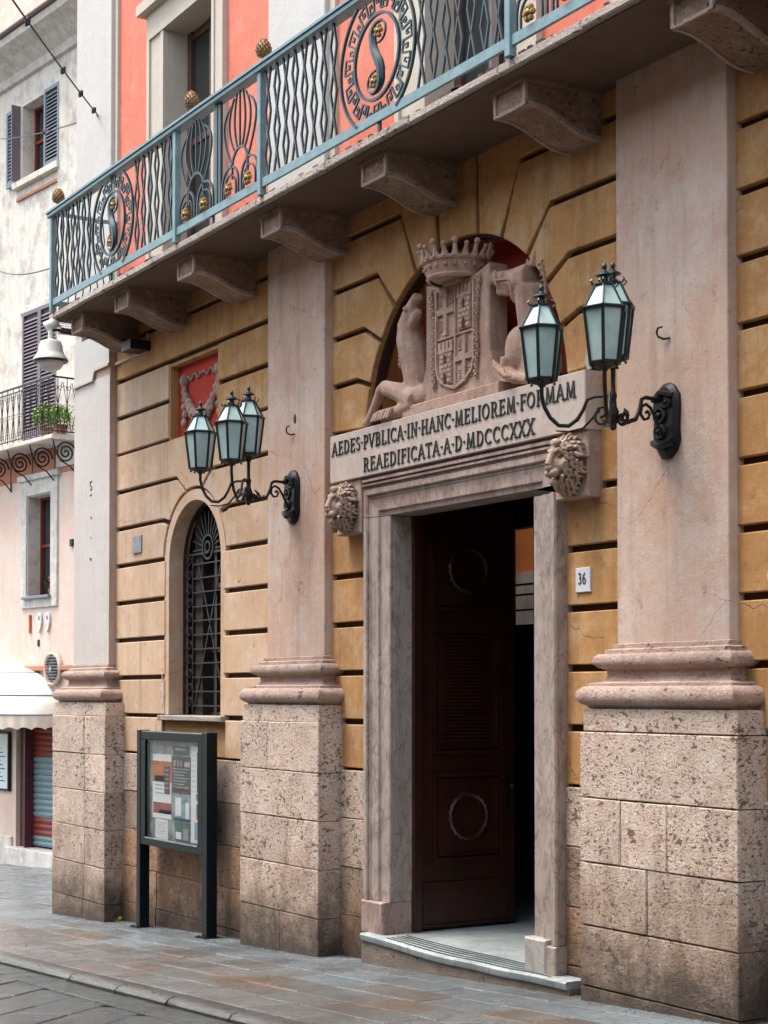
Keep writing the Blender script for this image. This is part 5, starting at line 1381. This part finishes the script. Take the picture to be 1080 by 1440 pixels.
# first-floor window
house_window(-1.13, -.05, 4.44, 6.55); reveal(-1.13, -.05, 4.44, 6.55, .4, 'far_white')
fw_ = MB()
for a, c, e, g_ in ((-1.38, -1.13, 4.22, 6.93), (-.05, .24, 4.22, 6.93), (-1.13, -.05, 6.55, 6.93), (-1.13, -.05, 4.22, 4.44)): fw_.bbox(a, c, -.045, .02, e, g_, .01, .004)
hb_(fw_, 'window_surround', 'far_trim')
hb_(MB().bbox(-1.2, .0, -.12, .3, 4.40, 4.46, .01), 'window_sill', 'shutter_b')
hb_(MB().bbox(-1.46, .34, -.10, .02, 6.86, 6.98, .01), 'window_cap', 'far_trim')
wp_ = P0+rot @ Vector((-.22, .10, 4.46))
t_ = thing('potted_plant', tuple(wp_), 'small red-flowering pot on the sill of the lower far window', 'plant', 'plants on the far balcony', world=False); del t_['group']
MB(True).lathe([(.06, 0), (.09, .13), (.0, .12)], 0, 0, 0, 12).build('pot', 'terracotta', t_)
foliage(0, 0, .22, .15, 160, (1.1, 1, .8), 'leaf_dark').build('foliage', 'leaf_dark', t_); foliage(0, 0, .30, .14, 60, (1.1, 1, .6)).build('flowers', 'flower', t_)
# ornaments 1 9 9
og_ = thing('wall_numerals', tuple(P0+rot @ Vector((-.5, -.03, 3.5))), 'raised figures 199 with a small mark below on the pink wall under the window', 'sign', world=False, rot=TH_)
MB().box(-.50, -.44, -.01, .03, .20, .58).build('figure_one', 'orange', og_)
nv, nf = fontmesh('9', .58, .02, .0)
for dx in (-.02, .34): MB().add([(dx+v_[0]*.75, -v_[2], .38+v_[1]) for v_ in nv], nf).build('figure_nine', 'paper', og_)
MB().box(-.11, -.07, -.005, .03, -.08, .06).build('mark', 'darkgrey', og_)
hb_(MB().box(.78, .90, -.04, 0, 5.38, 5.52), 'wall_box', 'board')
# round vent
rv = thing('round_vent', tuple(P0+rot @ Vector((.17, -.05, 2.95))), 'round metal wall vent above the cream shop awning', 'vent', world=False, rot=TH_)
MB(True).lathe([(.33, .0), (.34, -.05), (.31, -.08), (.28, -.06), (.28, -.02)], 0, 0, 0, 28, 'y').build('rim', 'far_pink', rv)
MB(True).lathe([(.28, -.02), (.20, -.05), (.10, -.07), (.0, -.075)], 0, 0, 0, 24, 'y').build('disc', 'iron', rv)
vs = MB()
for i in range(9): vs.strip([(-.26, -.24+.06*i), (.26, -.24+.06*i)], .012, -.085, -.075)
vs.lathe([(.05, -.09), (.0, -.10)], 0, 0, 0, 12, 'y'); vs.build('slats', 'greyline', rv, kind='stuff')
# shop front: shutter, jamb, sign
rs = MB()
def rolls(z0, z1, m, nm='roller_shutter'):
    r = MB(); n_ = max(1, int(round((z1-z0)/.125))); h = (z1-z0)/n_
    for i in range(n_): r.prism_x([(.20, z0+i*h), (.175, z0+i*h+h*.5), (.20, z0+i*h+h*.94), (.22, z0+i*h+h*.94), (.22, z0+i*h)], -1.18, .6)
    hb_(r, nm, m)
rolls(1.15, 1.88, 'roll_red'); rolls(-.1, 1.15, 'roll_blue'); rolls(-.48, -.1, 'roll_red'); rolls(-.7, -.48, 'roll_blue')
hb_(MB().box(-1.62, -1.2, .10, .3, -1, 1.9), 'door_recess', 'brown_wood'); hb_(MB().box(-1.22, -1.17, -.02, .2, -.8, 1.9), 'shutter_guide', 'maroon')
hb_(MB().bbox(-1.75, .8, -.22, .3, -1.1, -.74, .01), 'shop_step', 'far_trim')
sgn_ = thing('shop_sign', tuple(P0+rot @ Vector((-2.6, -.06, .4))), 'pale framed menu panel beside the roller shutter of the shop', 'sign', world=False, rot=TH_)
MB().bbox(-.9, .78, -.02, .04, 0, 1.25, .01).build('frame', 'iron', sgn_); MB().box(-.85, .74, -.026, -.02, .05, 1.2).build('panel', 'sign', sgn_)
ln_ = MB()
for i in range(9): ln_.box(.05, .62-.1*(i % 3), -.030, -.026, .2+.085*i, .225+.085*i)
ln_.build('print', 'teal', sgn_, kind='stuff')
# awning
aw = thing('awning', tuple(P0+rot @ Vector((-1.4, 0, 1.75))), 'cream dome-shaped shop awning with a scalloped edge and green script lettering', 'awning', world=False, rot=TH_)
N1, N2 = 8, 28; V = []; F = []
x0a, x1a = -2.6, 1.75
def apt(t, s_):
    """t along the width 0..1, s_ from wall top (0) to the front rim (1)"""
    th_ = pi*t; ex_ = (x0a+x1a)/2-(x1a-x0a)/2*cos(th_); out = 1.05*sin(th_)**.8
    a = s_*pi/2
    return ((ex_-(x0a+x1a)/2)*sin(a)**.9+(x0a+x1a)/2, -out*sin(a), .28+1.02*cos(a)-.0)
for i in range(N2+1):
    for k in range(N1+1): V.append(apt(i/N2, k/N1))
for i in range(N2):
    for k in range(N1): F.append((i*(N1+1)+k, i*(N1+1)+k+1, (i+1)*(N1+1)+k+1, (i+1)*(N1+1)+k))
MB(True).add(V, F).build('canopy', 'awning', aw)
rb2 = MB(True)
for s_ in (3/8, 6/8, 1): rb2.tube([apt(i/N2, s_) for i in range(N2+1)], .018, 5)
rb2.build('hoop', 'shutter_b', aw)
V = []; F = []; NN = 112
for i in range(NN+1):
    p = apt(i/NN, 1); zz = -.02+.05*abs(sin(i*pi/8)); wv = .02*sin(i*.9)
    V += [(p[0], p[1]+wv*0, p[2]), (p[0], p[1]-wv, zz+.0)]
F = [(2*i, 2*i+1, 2*i+3, 2*i+2) for i in range(NN)]
MB(True).add(V, F).build('valance', 'awning_edge', aw)
nv, nf = fontmesh('doni', .34, .003, 0, .4)
tx = MB(); pc = apt(.34, .80)
tx.add([(pc[0]-.12+v_[0]*.95, pc[1]-.13-.25*v_[1]*-1*-1+v_[0]*-.24, pc[2]+v_[1]*.8) for v_ in nv], nf); tx.build('lettering', 'teal', aw)

# ================================================================== OVERHEAD CABLES
A_ = Vector((-18.74, .15, 9.46))
def cable(p0, p1, sag, n, knobs, label):
    t_ = thing('overhead_cable', tuple(p0), label, 'cable', 'thin overhead cables')
    P = [p0.lerp(p1, i/n)+Vector((0, 0, -sag*4*(i/n)*(1-i/n))) for i in range(n+1)]
    MB(True).tube(P, .009, 5).build('wire', 'cable', t_)
    for k in knobs:
        q = p0.lerp(p1, k)+Vector((0, 0, -sag*4*k*(1-k)))
        MB(True).ball(q, .035, 8, (.8, .8, 1.1)).box(q.x-.045, q.x+.045, q.y-.012, q.y+.012, q.z-.03, q.z+.02).build('clamp', 'cable', t_)
cable(A_, Vector((-12.7, -3.0, 8.02)), .02, 12, (.07, .27, .50, .86), 'black cable with four clamps running from the corner pilaster up across the street')
cable(A_, Vector((-30.9, 3.0, 13.18)), .06, 14, (.44,), 'black cable with one clamp running from the corner pilaster to the far house')
cable(Vector((-18.35, -.5, 7.45)), Vector((-30.9, 3.0, 10.6)), .08, 14, (), 'thin cable running from the balcony corner to the far house below the upper one')

# ------------------------------------------------------------------ clean helper props
for o in bpy.data.objects:
    if '_o' in o: del o['_o']
